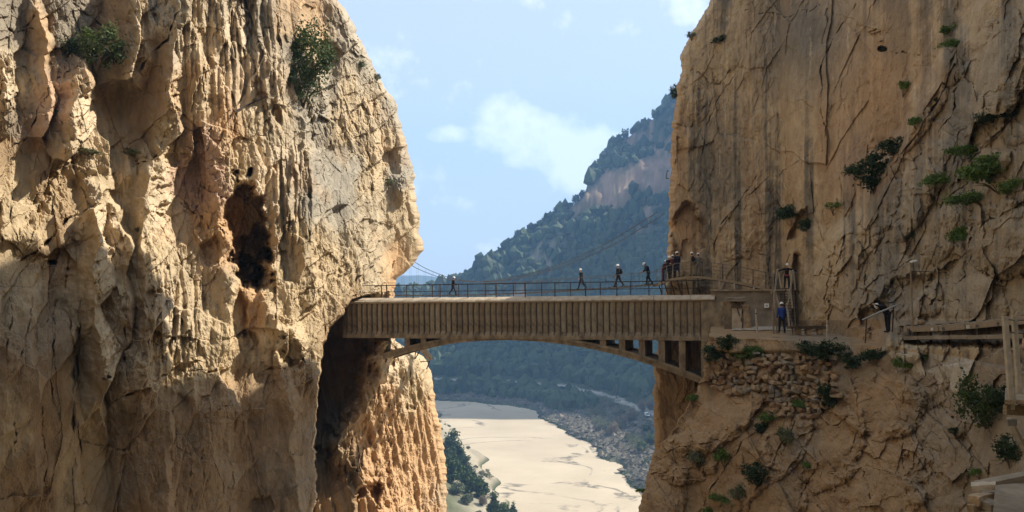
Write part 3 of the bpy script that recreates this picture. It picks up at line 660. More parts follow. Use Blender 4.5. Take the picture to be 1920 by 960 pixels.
Dw = cracks(Dw, PXr, PYr, [([(1605, 10), (1565, 70), (1538, 130), (1543, 230), (1545, 285)], 5, .9), ([(1545, 285), (1490, 305), (1440, 335), (1380, 388)], 4, .7), ([(1420, 330), (1380, 385), (1345, 440), (1330, 500)], 5, .8), ([(1395, 120), (1340, 190), (1320, 250), (1312, 320)], 5, .7), ([(1470, 190), (1476, 290), (1478, 420)], 3, .4), ([(1290, 130), (1345, 160), (1380, 120)], 5, .7), ([(1655, 95), (1735, 105)], 4, .5),
      ([(1400, 20), (1480, 30), (1560, 0)], 4, .6), ([(1262, 230), (1300, 240), (1330, 180)], 5, .7), ([(1800, 60), (1775, 160), (1730, 240), (1660, 330)], 8, 1.0), ([(1790, 120), (1795, 200), (1760, 250)], 5, .8), ([(1850, 200), (1800, 250), (1780, 330), (1740, 420)], 6, .8), ([(1920, 190), (1870, 250), (1800, 320)], 7, 1.0), ([(1830, 330), (1790, 360), (1750, 400)], 6, .9), ([(1600, 380), (1580, 450), (1560, 520)], 6, .9), ([(1680, 400), (1640, 470), (1610, 560)], 6, .8), ([(1560, 480), (1545, 560), (1555, 620)], 5, .8),
      ([(1900, 395), (1840, 420), (1810, 470)], 6, .9), ([(1780, 540), (1810, 520), (1830, 460)], 5, .7), ([(1520, 515), (1560, 520)], 4, .6), ([(1620, 540), (1700, 490), (1760, 470)], 5, .6), ([(1630, 600), (1690, 540)], 4, .6), ([(1740, 570), (1800, 560), (1790, 620)], 5, .7), ([(1345, 500), (1400, 470), (1440, 480)], 4, .5), ([(1380, 520), (1390, 480)], 4, .6), ([(1440, 470), (1445, 540)], 5, .8)], 161)
rough = .58 + .35 * sstep(-10, 30, sd) - .12 * sstep(40, 120, fbm(PXr / 90, PYr / 90, 2, 171) * 100)
det, cka, ckb = rock_detail(Ur, Zr, 131, rough)
rm_ = sstep(-6, 26, sd)
b1x, b1y = cell_pull((Ur * .85 - Zr * .5) / 1.6, (Ur * .5 + Zr * .85) / 3.2, 411); b2x, b2y = cell_pull(Ur / .6, Zr / 1.0, 412)
JU = Ur + .55 * b1x * 1.6 + .5 * b2x * .6; JZ = Zr + .5 * b1y * 2.6 + .45 * b2y
jx, jz = JU * .80 - JZ * .60, JU * .60 + JZ * .80            # ledges that climb to the right
Dw = Dw - rm_ * (2.1 * blocks(jx / 2.6, jz / 6.5, 184, .8) + .55 * blocks(jx / 1.0, jz / 2.2, 185, .9)) - (1 - rm_) * (.8 * blocks(-JU / 3.2, JZ / 8, 186, .8) + .16 * blocks(-Ur / 1.0, Zr / 2.6, 187, .9)) - .10 * blocks(-Ur / .4, Zr / .8, 188)
Dw = Dw - det * (.55 - .1 * rm_)
# ledge with the path: a level shelf below the wall, then the rock slope under it
PATH_Z = -2.95
Dg = np.where(PYr > 536, -PATH_Z * F / np.maximum(PYr - 535, .5), 1e4).astype(np.float32)
FRONT = [(1300, 51.5), (1330, 50.5), (1400, 48.5), (1500, 46), (1560, 44.5), (1640, 42.5), (1700, 40.5), (1800, 36.5), (1920, 31), (2150, 25)]
Dlow = np.interp(PXr, [b[0] for b in FRONT], [b[1] for b in FRONT]).astype(np.float32)
Dlow = Dlow + np.interp(PXr, [1150, 1300], [2.5, 0]) - .014 * np.clip(PYr - 640, 0, 600)
Dlow = bulges(Dlow, PXr, PYr, [(1350, 790, 95, 44, 1.8, -38), (1290, 860, 60, 50, 1.4, -30), (1380, 880, 60, 90, 1.3, 25), (1470, 830, 44, 80, 1.2, 28), (1560, 840, 60, 90, 1.3, 20), (1450, 930, 60, 60, 1.2, 20), (1660, 760, 80, 70, 1.2, 0), (1660, 900, 80, 110, 1.2, 10), (1760, 880, 60, 120, 1.0, 5), (1240, 930, 50, 70, 1.2, 15), (1730, 720, 50, 50, 1.0, 0)], 181)
Dlow = cracks(Dlow, PXr, PYr, [([(1412, 735), (1405, 800)], 4, .5), ([(1392, 830), (1350, 890), (1310, 960)], 6, 1.0), ([(1490, 790), (1440, 880), (1395, 970)], 7, 1.1), ([(1500, 740), (1480, 800), (1470, 850)], 6, .9), ([(1240, 850), (1300, 830), (1360, 830)], 6, .8), ([(1220, 890), (1260, 880), (1265, 950)], 5, .7), ([(1520, 760), (1560, 800), (1600, 780)], 5, .7), ([(1530, 880), (1490, 960)], 5, .8), ([(1600, 700), (1610, 800), (1580, 900)], 5, .7), ([(1700, 690), (1690, 800), (1700, 960)], 4, .5), ([(1760, 760), (1800, 790)], 6, .8), ([(1275, 770), (1300, 830)], 4, .5), ([(1330, 850), (1310, 900)], 5, .7), ([(1620, 880), (1640, 960)], 4, .6)], 191)
Ul2 = PXr / F * 46; Zl2 = (HZ - PYr) / F * 46
rlow = .45 + .35 * sstep(-.3, .5, fbm(PXr / 120, PYr / 120, 2, 173))
det2, a2, b2 = rock_detail(Ul2 * .9 + Zl2 * .45, Zl2 - .35 * Ul2, 231, np.minimum(rlow + .12, 1))
c1x, c1y = cell_pull(Ul2 / 1.1, Zl2 / 1.3, 421); LU = Ul2 + .5 * c1x * 1.1; LZ = Zl2 + .5 * c1y * 1.3
qx, qz = LU * .78 - LZ * .62, LU * .62 + LZ * .78
Dlow = Dlow - det2 * .45 - 1.3 * blocks(qx / 2.6, qz / 4.5, 236, .8) - .35 * blocks(qx / .9, qz / 1.6, 237, .8) * sstep(-.2, .3, fbm(Ul2 * .2, Zl2 * .2, 2, 239)) - .07 * blocks(qx / .3, qz / .45, 238)
bnd = np.interp(PYr, [600, 640, 700, 745, 800, 848, 870], [1335, 1327, 1320, 1300, 1266, 1232, 1100]) + 4 * fbm(PYr / 20, PXr / 40, 3, 201)
has_low = (PXr > bnd) & (PYr > 600)
Dlow = Dlow + .45 * sstep(1320, 1340, PXr) * sstep(1566, 1552, PXr) * sstep(655, 668, PYr) * sstep(800, 740, PYr)
shelf = np.where(has_low, np.maximum(Dg + .12 * fbm(PXr / 14, PYr / 6, 3, 203), Dlow), 1e4)
# the boulders that close the ledge at its right end
Dw = Dw - 3.4 * sstep(1636, 1668, PXr + (PYr - 640) * .5) * sstep(596, 640, PYr)
Dr = np.minimum(Dw, shelf)
edge_t = np.clip(((sr + 14) - PXr) / 14, 0, 1)
Dr = Dr + 1.6 * edge_t ** 3
nz_ = 9 * fbm(PXr / 16, PYr / 16, 4, 209)
bwl = np.interp(PXr, [1694, 1760, 1810, 1880, 1960], [612, 610, 606.5, 599, 591.5])
kk = sstep(-2, 2, PYr - bwl) * sstep(656, 634, PYr + .5 * nz_) * sstep(1680, 1716, PXr + nz_)
Dr = Dr + 2.6 * kk
# colour: ochre wall with grey and orange curtains of stain
C = np.ones(PXr.shape + (3,), np.float32) * (OCH * np.array((1.00, .98, .98), np.float32))
def blend(C, col, w): return C * (1 - w[..., None]) + np.asarray(col, np.float32) * w[..., None]
cur = pn(Ur * .55, Zr * .03, 211) + .6 * pn(Ur * 1.5, Zr * .06, 212) + .45 * pn(Ur * 4, Zr * .12, 213) + .3 * pn(Ur * 9, Zr * .3, 218) + .25 * fbm(Ur * 1.5, Zr * 1.2, 4, 219)
C = blend(C, GRY * .50, .9 * sstep(-.05, .7, cur + .35 * fbm(Ur * .1, Zr * .08, 2, 214)))
C = blend(C, ORG * .78, .65 * sstep(.15, .8, -cur + .3 * pn(Ur * .2, Zr * .1, 215)) * sstep(30, -30, sd))
def blob(cx, cy, rx, ry): return np.clip(1.15 - np.hypot((wpx - cx) / rx, (wpy - cy) / ry), 0, 1)
C = blend(C, ORG * .95, .85 * blob(1650, 170, 130, 210)); C = blend(C, PNK * .85, .5 * blob(1600, 310, 60, 80)); C = blend(C, ORG * 1.1, .7 * blob(1288, 440, 40, 66))
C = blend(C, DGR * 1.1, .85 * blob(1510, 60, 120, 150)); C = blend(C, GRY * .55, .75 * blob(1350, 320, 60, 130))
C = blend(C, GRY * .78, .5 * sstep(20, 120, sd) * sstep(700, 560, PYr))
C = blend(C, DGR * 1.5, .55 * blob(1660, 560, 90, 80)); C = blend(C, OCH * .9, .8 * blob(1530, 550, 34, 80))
C = blend(C, PAL, (.55 * sstep(.62, .75, pn(Ur * 3.3, Zr * .16, 216) + .25 * pn(Ur * 12, Zr * 2, 217)) * sstep(40, -10, sd)))
low = has_low & (Dr >= Dlow - 1e-3)
low_c = np.where(low, 1, 0).astype(np.float32)
warm = .88 * blend(blend(np.ones_like(C) * BRN * 1.2, ORG * .80, .32 * sstep(-.2, .5, fbm(Ul2 * .15, Zl2 * .15, 3, 221))), GRY * .85, .6 * sstep(0, .6, fbm(Ul2 * .2 + 3, Zl2 * .12, 3, 222) + (PXr - 1500) / 420))
C = blend(C, 0, low_c) + warm * low_c[..., None]
grav = (has_low & ~low & (Dr >= Dg - .4)).astype(np.float32)
C = blend(C, (.46, .41, .33), grav)
pill = ((PYr > 640) & (PXr < bnd)).astype(np.float32)
C = blend(C, BRN * 1.0, .7 * pill)
RR = Relief(PXr, PYr, Dr)
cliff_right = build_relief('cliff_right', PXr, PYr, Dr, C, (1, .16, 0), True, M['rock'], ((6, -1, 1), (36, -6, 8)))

# unseen gorge walls added behind the viewer to block sky light
pl = [(-24.5, 33.5), (-25, 18), (-26, 0), (-24, -20), (-15, -42), (4, -54), (22, -42), (27, -18), (24, 6), (21, 18), (18.5, 29)]
tt = np.linspace(0, len(pl) - 1, 130); zz_ = np.linspace(-79.5, 48, 110)
bx2 = np.interp(tt, range(len(pl)), [q[0] for q in pl]); by2 = np.interp(tt, range(len(pl)), [q[1] for q in pl])
B_, Z_ = np.meshgrid(tt * 16.0, zz_)
dd, q1, q2 = rock_detail(B_, Z_, 331, np.full(B_.shape, .5, np.float32))
fade = np.minimum(1, np.minimum(np.arange(130), np.arange(130)[::-1]) / 8.0)[None]
cxm, cym = 0.0, -8.0
rx_, ry_ = bx2[None] - cxm, by2[None] - cym; rl = np.hypot(rx_, ry_)
lean_ = 1 + .0022 * np.maximum(Z_, -20) * fade - dd * 1.6 * fade / rl
VX, VY = cxm + rx_ * lean_, cym + ry_ * lean_
idx = np.arange(B_.size).reshape(B_.shape)
Q = np.stack([idx[:-1, :-1], idx[:-1, 1:], idx[1:, 1:], idx[1:, :-1]], -1).reshape(-1, 4)
cc = blend(np.ones(B_.shape + (3,), np.float32) * OCH * .8, GRY, sstep(0, .5, fbm(B_ / 12, Z_ / 14, 3, 335)))
tag(link('cliff_sky_block', arr_mesh('cliff_sky_block', np.stack([VX, VY, Z_], -1).reshape(-1, 3), Q, M['rock'], cc.reshape(-1, 3))), kind='structure')

# ------------------------------------------------------------------ valley: river bed, banks, mountain, far hills
RIVER_Z = -80.0
RB = [(-260, 690), (-120, 625), (-60, 596), (-30, 588), (-5, 571), (8, 552), (16, 530), (22, 500), (29, 465), (37, 440), (43, 410), (44, 395), (47, 371), (50, 324), (60, 250), (66, 150), (66, 0)]
LB = [(-220, 590), (-120, 575), (-70, 560), (-46, 533), (-36, 490), (-24, 434), (-14, 392), (-7, 351), (1, 301), (4, 250), (4, 150), (4, 0)]
RIDGE = [(300, 560), (600, 552), (700, 549), (760, 548), (800, 545), (840, 538), (870, 525), (900, 503), (940, 474), (975, 450), (1005, 432), (1040, 408), (1075, 385), (1095, 368), (1103, 340), (1112, 322), (1132, 300), (1148, 278), (1170, 262), (1200, 240), (1230, 218), (1246, 208), (1250, 192), (1262, 186), (1300, 140), (1400, 20), (1500, -90), (1650, -200), (2300, -300)]  # unseen right end raised to throw the visible slope into shade
npx, nY = 560, 330
tpx = np.concatenate([np.linspace(250, 760, 90), np.linspace(763, 1300, 350), np.linspace(1306, 2400, 120)]).astype(np.float32)
tY = np.concatenate([np.linspace(20, 240, 40), np.linspace(245, 700, 170), np.linspace(704, 1500, 120)]).astype(np.float32)
TX = (tpx[None] - 960) / F * tY[:, None]; TY = tY[:, None] + 0 * TX
def signed(PXa, PYa, line, side):
    d, _ = polydist(PXa, PYa, line)
    xs = np.interp(PYa, [p[1] for p in line][::-1], [p[0] for p in line][::-1])
    inside = (PXa < xs) if side > 0 else (PXa > xs)
    return np.where(inside, -d, d)
dR = signed(TX, TY, RB, 1)
far = TY > np.interp(TX, [p[0] for p in RB[:6]], [p[1] for p in RB[:6]])
dR = np.where((TX < 8) & far, np.abs(dR), np.where((TX < 8), -np.abs(dR), dR))
dL = signed(TX, TY, LB, -1)
dL = np.where((TX < -46) & (TY > np.interp(TX, [p[0] for p in LB[:4]], [p[1] for p in LB[:4]])), -np.abs(dL), dL)
wob = fbm(TX / 30, TY / 30, 4, 301)
dR = dR + 5 * wob; dL = dL + 4 * wob
# profile away from the river on the far side
big = fbm(TX / 120, TY / 120, 4, 311)
prof = np.interp(dR, [-400, -2, 0, 3, 22, 45, 53, 58, 90, 160, 400, 900], [RIVER_Z, RIVER_Z, RIVER_Z + .3, RIVER_Z + 2.0, RIVER_Z + 5, RIVER_Z + 9, RIVER_Z + 9.3, RIVER_Z + 12, RIVER_Z + 36, RIVER_Z + 104, RIVER_Z + 340, RIVER_Z + 800]).astype(np.float32)
off = sstep(58, 120, dR)
prof = prof + off * (10 * big + 3.5 * fbm(TX / 28, TY / 28, 4, 313)) + sstep(2, 8, dR) * 1.1 * np.abs(fbm(TX / 5, TY / 5, 3, 315)) * (dR < 46)
# cliff bands that cross the slope
band = sstep(60, 80, prof) * 26 + sstep(118, 140, prof) * 24
prof = prof + band * sstep(960, 1100, tpx[None] + 0 * TX) * .6
# unseen shoulder behind the gorge wall, added to shade the far river bed
sh = sstep(1330, 1480, tpx[None] + 0 * TX) * sstep(535, 600, TY + 14 * fbm(TX / 40, TY / 40, 3, 317)) * 340
prof = np.maximum(prof, RIVER_Z + sh * (dR > 0))
ridge_v = (HZ - np.interp(tpx, [r[0] for r in RIDGE], [r[1] for r in RIDGE])) / F
cone = ridge_v[None] * TY
TZ = prof.copy()
for k in range(len(tpx)):
    hit = np.nonzero((prof[:, k] > cone[:, k]) & (TY[:, k] > 420))[0]
    if len(hit):
        h = hit[0]
        TZ[h:, k] = cone[h, k] - .55 * (tY[h:] - tY[h]) + 2 * big[h:, k]
# bank on the left, below the foot of the wall
lb = np.interp(dL, [-400, 0, 4, 20, 60, 200], [0, 0, 3, 9, 26, 90]).astype(np.float32)
TZ = np.where(dL > 0, np.maximum(RIVER_Z + lb + 1.0 * fbm(TX / 9, TY / 9, 3, 321) * sstep(0, 8, dL), TZ), TZ)
inriver = (dR <= 0) & (dL <= 0)
TZ = np.where(inriver, RIVER_Z - .4, TZ)
# colours of the land
g1 = fbm(TX / 14, TY / 14, 4, 331); g2 = fbm(TX / 50, TZ / 26, 4, 332)
TC = np.ones(TX.shape + (3,), np.float32) * np.array((.060, .075, .036), np.float32)
TC = blend(TC, (.19, .165, .115), .5 * sstep(.2, .8, g1))
rocky = sstep(.10, .40, g2 + .3 * g1 + .55 * sstep(62, 74, TZ) * sstep(128, 112, TZ)) * sstep(1040, 1110, tpx[None] + 0 * TX) * sstep(20, 70, TZ)
rocky = np.maximum(rocky, sstep(.35, .6, g2 + .4 * g1) * sstep(940, 960, tpx[None] + 0 * TX) * sstep(1040, 1010, tpx[None] + 0 * TX) * (TZ < 0))
rocky0 = rocky
rocky = rocky * (.55 + .45 * sstep(-.35, .25, fbm(TX / 9, TZ / 7, 4, 337)))
TC = blend(TC, (.30, .205, .145), .9 * rocky * sstep(200, 150, TZ)); TC = blend(TC, (.30, .26, .20), .55 * sstep(.45, .8, g2) * (TZ > -50))
bank = sstep(1, 4, dR) * sstep(47, 40, dR)
TC = blend(TC, (.10, .088, .066), bank); TC = blend(TC, (.22, .19, .14), bank * .4 * sstep(.1, .7, fbm(TX / 4, TY / 4, 3, 333)))
road = sstep(44, 45.5, dR) * sstep(53, 51.5, dR)
TC = blend(TC, (.40, .37, .33), road * (.6 + .4 * sstep(-.2, .3, g1)))
lbk = sstep(0, 3, dL)
TC = blend(TC, (.40, .34, .25), lbk * .8 * sstep(26, 10, dL)); TC = blend(TC, (.12, .12, .06), lbk * sstep(14, 26, dL) * .7)
idx = np.arange(TX.size).reshape(TX.shape)
Q = np.stack([idx[:-1, :-1], idx[:-1, 1:], idx[1:, 1:], idx[1:, :-1]], -1).reshape(-1, 4)
terr = link('mountain_terrain', arr_mesh('mountain_terrain', np.stack([TX, TY, TZ], -1).reshape(-1, 3), Q, M['terrain'], TC.reshape(-1, 3), True))
tag(terr, kind='structure')

# dry river bed of silt: one sheet reaching past every bank
m, t, b = nodes('river_silt')
b.inputs['Roughness'].default_value = .95; b.inputs['Specular IOR Level'].default_value = .1
tcn = t.nodes.new("ShaderNodeTexCoord")
na = t.nodes.new("ShaderNodeTexNoise"); na.inputs['Scale'].default_value = .016; na.inputs['Detail'].default_value = 5; na.inputs['Distortion'].default_value = 1.6
nb = t.nodes.new("ShaderNodeTexNoise"); nb.inputs['Scale'].default_value = .03; nb.inputs['Detail'].default_value = 7; nb.inputs['Roughness'].default_value = .6
for n_ in (na, nb): t.links.new(tcn.outputs['Object'], n_.inputs['Vector'])
# dark threads of drift wood and old channels where the noise crosses a level
sb = t.nodes.new("ShaderNodeMath"); sb.operation = 'SUBTRACT'; t.links.new(na.outputs['Fac'], sb.inputs[0]); sb.inputs[1].default_value = .52
ab = t.nodes.new("ShaderNodeMath"); ab.operation = 'ABSOLUTE'; t.links.new(sb.outputs[0], ab.inputs[0])
r_ = t.nodes.new("ShaderNodeMapRange"); r_.inputs[1].default_value = 0; r_.inputs[2].default_value = .022; r_.inputs[3].default_value = 1; r_.inputs[4].default_value = 0; t.links.new(ab.outputs[0], r_.inputs[0])
r2_ = t.nodes.new("ShaderNodeMapRange"); r2_.inputs[1].default_value = .44; r2_.inputs[2].default_value = .54; t.links.new(nb.outputs['Fac'], r2_.inputs[0])
ml_ = t.nodes.new("ShaderNodeMath"); ml_.operation = 'MULTIPLY'; t.links.new(r_.outputs[0], ml_.inputs[0]); t.links.new(r2_.outputs[0], ml_.inputs[1])
cr = t.nodes.new("ShaderNodeValToRGB"); cr.color_ramp.elements[0].position = .3; cr.color_ramp.elements[1].position = .7
cr.color_ramp.elements[0].color = (.40, .33, .235, 1); cr.color_ramp.elements[1].color = (.50, .42, .305, 1); t.links.new(nb.outputs['Fac'], cr.inputs[0])
mxx = t.nodes.new("ShaderNodeMix"); mxx.data_type = 'RGBA'; t.links.new(ml_.outputs[0], mxx.inputs[0]); t.links.new(cr.outputs[0], mxx.inputs[6]); mxx.inputs[7].default_value = (.15, .13, .10, 1)
t.links.new(mxx.outputs[2], b.inputs['Base Color'])
gx = np.concatenate([[-2800], np.linspace(-400, 400, 41), [2800]]); gy = np.concatenate([[-300, 0], np.linspace(60, 800, 38), [3000]])
GX, GY = np.meshgrid(gx, gy)
idx = np.arange(GX.size).reshape(GX.shape)
Q = np.stack([idx[:-1, :-1], idx[:-1, 1:], idx[1:, 1:], idx[1:, :-1]], -1).reshape(-1, 4)
tag(link('river_bed', arr_mesh('river_bed', np.stack([GX, GY, np.full(GX.shape, RIVER_Z)], -1).reshape(-1, 3), Q, m)), kind='structure')

# far hills beyond the valley
for (Yh, prof_h, sd_) in ((1650, [(500, 548), (700, 540), (760, 530), (790, 532), (830, 541), (900, 546), (1400, 545)], 401), (2500, [(300, 535), (700, 520), (745, 513), (790, 516), (840, 522), (900, 526), (1500, 522)], 402)):
    hx = np.linspace(-900, 2600, 200); hy = np.linspace(0, 1, 18)
    HX, HT = np.meshgrid(hx, hy)
    ridge = (HZ - np.interp(HX, [p[0] for p in prof_h], [p[1] for p in prof_h])) / F * Yh + 4 * fbm(HX / 60, HX * 0, 4, sd_)
    z0 = -79.0
    YY = Yh + (HT - .6) * Yh * .3
    k = np.where(HT < .6, HT / .6, 1 - (HT - .6) / .4 * .9)
    ZZ = z0 + (ridge - z0) * np.clip(k, 0, 1) ** .9 + 3 * fbm(HX / 60, HT * 3, 3, sd_ + 5) * (k < .95) * (k > .05)
    XX = (HX - 960) / F * Yh
    idx = np.arange(XX.size).reshape(XX.shape)
    Q = np.stack([idx[:-1, :-1], idx[:-1, 1:], idx[1:, 1:], idx[1:, :-1]], -1).reshape(-1, 4)
    cc = np.ones(XX.shape + (3,), np.float32) * np.array((.09, .10, .06), np.float32)
    tag(link('far_hills', arr_mesh('far_hills', np.stack([XX, YY, ZZ], -1).reshape(-1, 3), Q, M['terrain'], cc.reshape(-1, 3), True)), kind='structure')

def tz(x, y):
    """height of the valley floor at x, y"""
    px = 960 + x / y * F
    i = int(np.clip(np.searchsorted(tpx, px), 1, len(tpx) - 1)); j = int(np.clip(np.searchsorted(tY, y), 1, len(tY) - 1))
    return float(TZ[j, i])

# ------------------------------------------------------------------ foliage
def leaf_cloud(n, clumps, leaf, seed, shape='round', size=(1, 1, 1), dry=False):
    """crown of small leaf quads gathered in clumps; size in metres, base at z = 0"""
    r = np.random.default_rng(seed)
    cs = []
    while len(cs) < clumps:
        p = r.uniform(-1, 1, 3)
        q = np.linalg.norm(p)
        if .25 < q < 1:
            if shape == 'cone':
                if abs(p[0]) > .95 * (1 - (p[2] + 1) / 2) + .06 or abs(p[1]) > .95 * (1 - (p[2] + 1) / 2) + .06: continue
            elif shape == 'flat' and p[2] < -.2: continue
            cs.append(p * (.80 + .2 * r.random()))
    cs = np.array(cs); tone = r.uniform(.1, .9, clumps)
    ci = r.integers(0, clumps, n)
    spread = r.normal(0, .16 if shape != 'cone' else .11, (n, 3)) * r.uniform(.5, 1.3, clumps)[ci][:, None]
    pos = cs[ci] + spread
    pos[:, 2] = pos[:, 2] * .5 + .5
    pos = pos * np.array([size[0] / 2, size[1] / 2, size[2]])
    pos[:, 2] = np.maximum(pos[:, 2], .02)
    a = r.normal(0, 1, (n, 3)); a /= np.linalg.norm(a, axis=1)[:, None]
    bb = np.cross(a, r.normal(0, 1, (n, 3))); bb /= np.linalg.norm(bb, axis=1)[:, None] + 1e-9
    s = leaf * r.uniform(.6, 1.4, (n, 1)); l = s * (3.0 if dry else 1.5); w = s * (.25 if dry else .8)
    V = np.stack([pos - a * l * .5, pos + bb * w * .5, pos + a * l * .5, pos - bb * w * .5], 1).reshape(-1, 3)
    Q = np.arange(4 * n).reshape(n, 4)
    tc_ = np.clip(tone[ci] + r.normal(0, .18, n), 0, 1)
    cols = np.repeat(np.stack([tc_] * 3, 1), 4, 0)
    return V, Q, cols

CROWN = {}
def crown_mesh(key, n, clumps, leaf, shape, size, matname, seed, dry=False):
    if key not in CROWN:
        V, Q, c = leaf_cloud(n, clumps, leaf, seed, shape, size, dry)
        CROWN[key] = arr_mesh('crown', V, Q, M[matname], c)
    return CROWN[key]

STEM = {}
def stem_mesh(key, size, seed, trunk=False):
    if key not in STEM:
        rr = random.Random(seed); bm = bmesh.new()
        if trunk:
            tube(bm, [(0, 0, -.4), (.03 * size[2], 0, size[2] * .35), (.0, .02 * size[2], size[2] * .9)], .028 * size[2], 6, .006 * size[2])
        for k in range(7):
            a = rr.uniform(0, 6.28); e = rr.uniform(.5, .85); h0 = size[2] * (rr.uniform(.2, .6) if trunk else 0)
            q = Vector((math.cos(a) * size[0] * .42 * e, math.sin(a) * size[1] * .42 * e, h0 + size[2] * rr.uniform(.15, .4)))
            tube(bm, [(0, 0, h0 - (0 if trunk else .25)), q * .5 + Vector((0, 0, h0 * .5 + .05 * size[2])), q], .012 * size[2] + .01, 5, .006)
        me = bpy.data.meshes.new('stem'); bm.to_mesh(me); bm.free(); me.materials.append(M['bark'])
        STEM[key] = me
    return STEM[key]

KINDS_ = {  # key: leaves, clumps, leaf size, shape, size, material, trunk
    'bush': (1700, 46, .12, 'round', (2.6, 2.2, 2.4), 'leaf_green', False),
    'tallbush': (3600, 80, .12, 'round', (2.8, 2.4, 4.6), 'leaf_green', False),
    'dark': (1900, 40, .12, 'round', (2.6, 2.2, 1.7), 'leaf_dark', False),
    'spread': (2200, 50, .12, 'flat', (3.6, 2.4, 1.5), 'leaf_dark', False),
    'tuft': (900, 26, .10, 'flat', (1.6, 1.3, .9), 'leaf_grass', False),
    'herb': (2200, 50, .11, 'flat', (3.4, 1.8, 1.2), 'leaf_grass', False),
    'dry': (900, 30, .12, 'round', (1.8, 1.6, 1.4), 'leaf_grey', False),
    'pine': (3000, 80, .60, 'cone', (8.5, 8.5, 12.0), 'leaf_pine', True),
    'roundtree': (2400, 60, .6, 'round', (7, 6.5, 7.5), 'leaf_green', True),
    'bare': (2600, 60, .5, 'round', (6, 5.5, 7.5), 'leaf_dry', True),
    'greybush': (1600, 40, .45, 'round', (5.5, 5, 4.0), 'leaf_grey', False),
    'ridgepine': (700, 26, 1.0, 'round', (8, 7, 9), 'leaf_pine', True),
}
def plant(name, kind, loc, scale, label, cat, group=None, rz=0.0, sx=1.0, sz=1.0, lean=(0, 0), variant=0):
    n_, cl, lf, sh_, size, mt, tk = KINDS_[kind]
    seed = 900 + variant * 31 + list(KINDS_).index(kind) * 7
    o = empty(name, loc, (lean[0], lean[1], rz), label=label, cat=cat, group=group)
    o.scale = (scale * sx, scale * sx, scale * sz)
    link('crown', crown_mesh((kind, variant), n_, cl, lf, sh_, size, mt, seed, kind in ('bare',)), None, o)
    link('trunk' if tk else 'stem', stem_mesh((kind, variant), size, seed, tk), None, o)
    return o

# far wood on the mountain: thousands of crowns that read as one mass
def far_wood():
    r = np.random.default_rng(5)
    n = 60000
    i = r.integers(60, len(tpx) - 100, n); j = r.integers(100, len(tY) - 1, n)
    ok = ((dR[j, i] > 57) | ((dR[j, i] > 10) & (dR[j, i] < 30) & (r.random(n) < .3))) & (TY[j, i] > 515) & (TC[j, i, 0] < .13) & (rocky0[j, i] < .25 + .5 * (r.random(n) < .12)) & (tpx[i] > 700)
    ok &= (TZ[j, i] > TZ[np.maximum(j - 4, 0), i] - 3)
    i, j = i[ok][:15000], j[ok][:15000]
    fx, fy = r.random(len(i)), r.random(len(i))
    x = TX[j, i] + fx * (TX[j, i + 1] - TX[j, i]); y = TY[j, i] + fy * (TY[np.minimum(j + 1, len(tY) - 1), i] - TY[j, i]); z = TZ[j, i]
    bm = bmesh.new(); bmesh.ops.create_icosphere(bm, subdivisions=1, radius=1)
    U = np.array([v.co[:] for v in bm.verts]); T = np.array([[v.index for v in f.verts] for f in bm.faces]); bm.free()
    k = len(x)
    s = r.uniform(1.6, 4.2, k) * np.where(r.random(k) < .2, 1.4, 1)
    V = U[None] * (1 + r.uniform(-.38, .38, (k, len(U), 1))) * np.stack([s, s, s * r.uniform(1.0, 1.7, k)], -1)[:, None]
    V[..., 2] += (s * .7)[:, None]
    V += np.stack([x, y, z], -1)[:, None]
    Tt = (T[None] + (np.arange(k) * len(U))[:, None, None]).reshape(-1, 3)
    cols = np.repeat(np.clip(r.normal(.45, .28, k), 0, 1), len(U))
    me = arr_mesh('pine_forest', V.reshape(-1, 3), Tt, M['leaf_pine'], np.stack([cols] * 3, 1))
    o = link('pine_forest', me); tag(o, 'hazy pine forest covering the far mountain slope', 'forest', kind='stuff')
far_wood()
for k, (px, py) in enumerate([(874, 524), (888, 514), (903, 503), (921, 489), (938, 478), (955, 466), (971, 456), (988, 444), (1006, 433), (1024, 421), (1043, 408), (1062, 396), (1080, 384), (1093, 372), (1150, 279), (1160, 271), (1172, 263), (1188, 250), (1210, 234), (1228, 220)]):
    i = int(np.argmin(np.abs(tpx - px)))
    h = int(np.argmax((TZ[:, i] / TY[:, i]))) 
    plant('pine_tree', 'ridgepine', (float(TX[h, i]), float(TY[h, i]), float(TZ[h, i]) - 1.0), rng.uniform(.7, 1.15), 'small pine on the skyline of the far mountain', 'tree', 'pines along the mountain skyline', rng.uniform(0, 6), variant=k % 3, sz=rng.uniform(.8, 1.3))
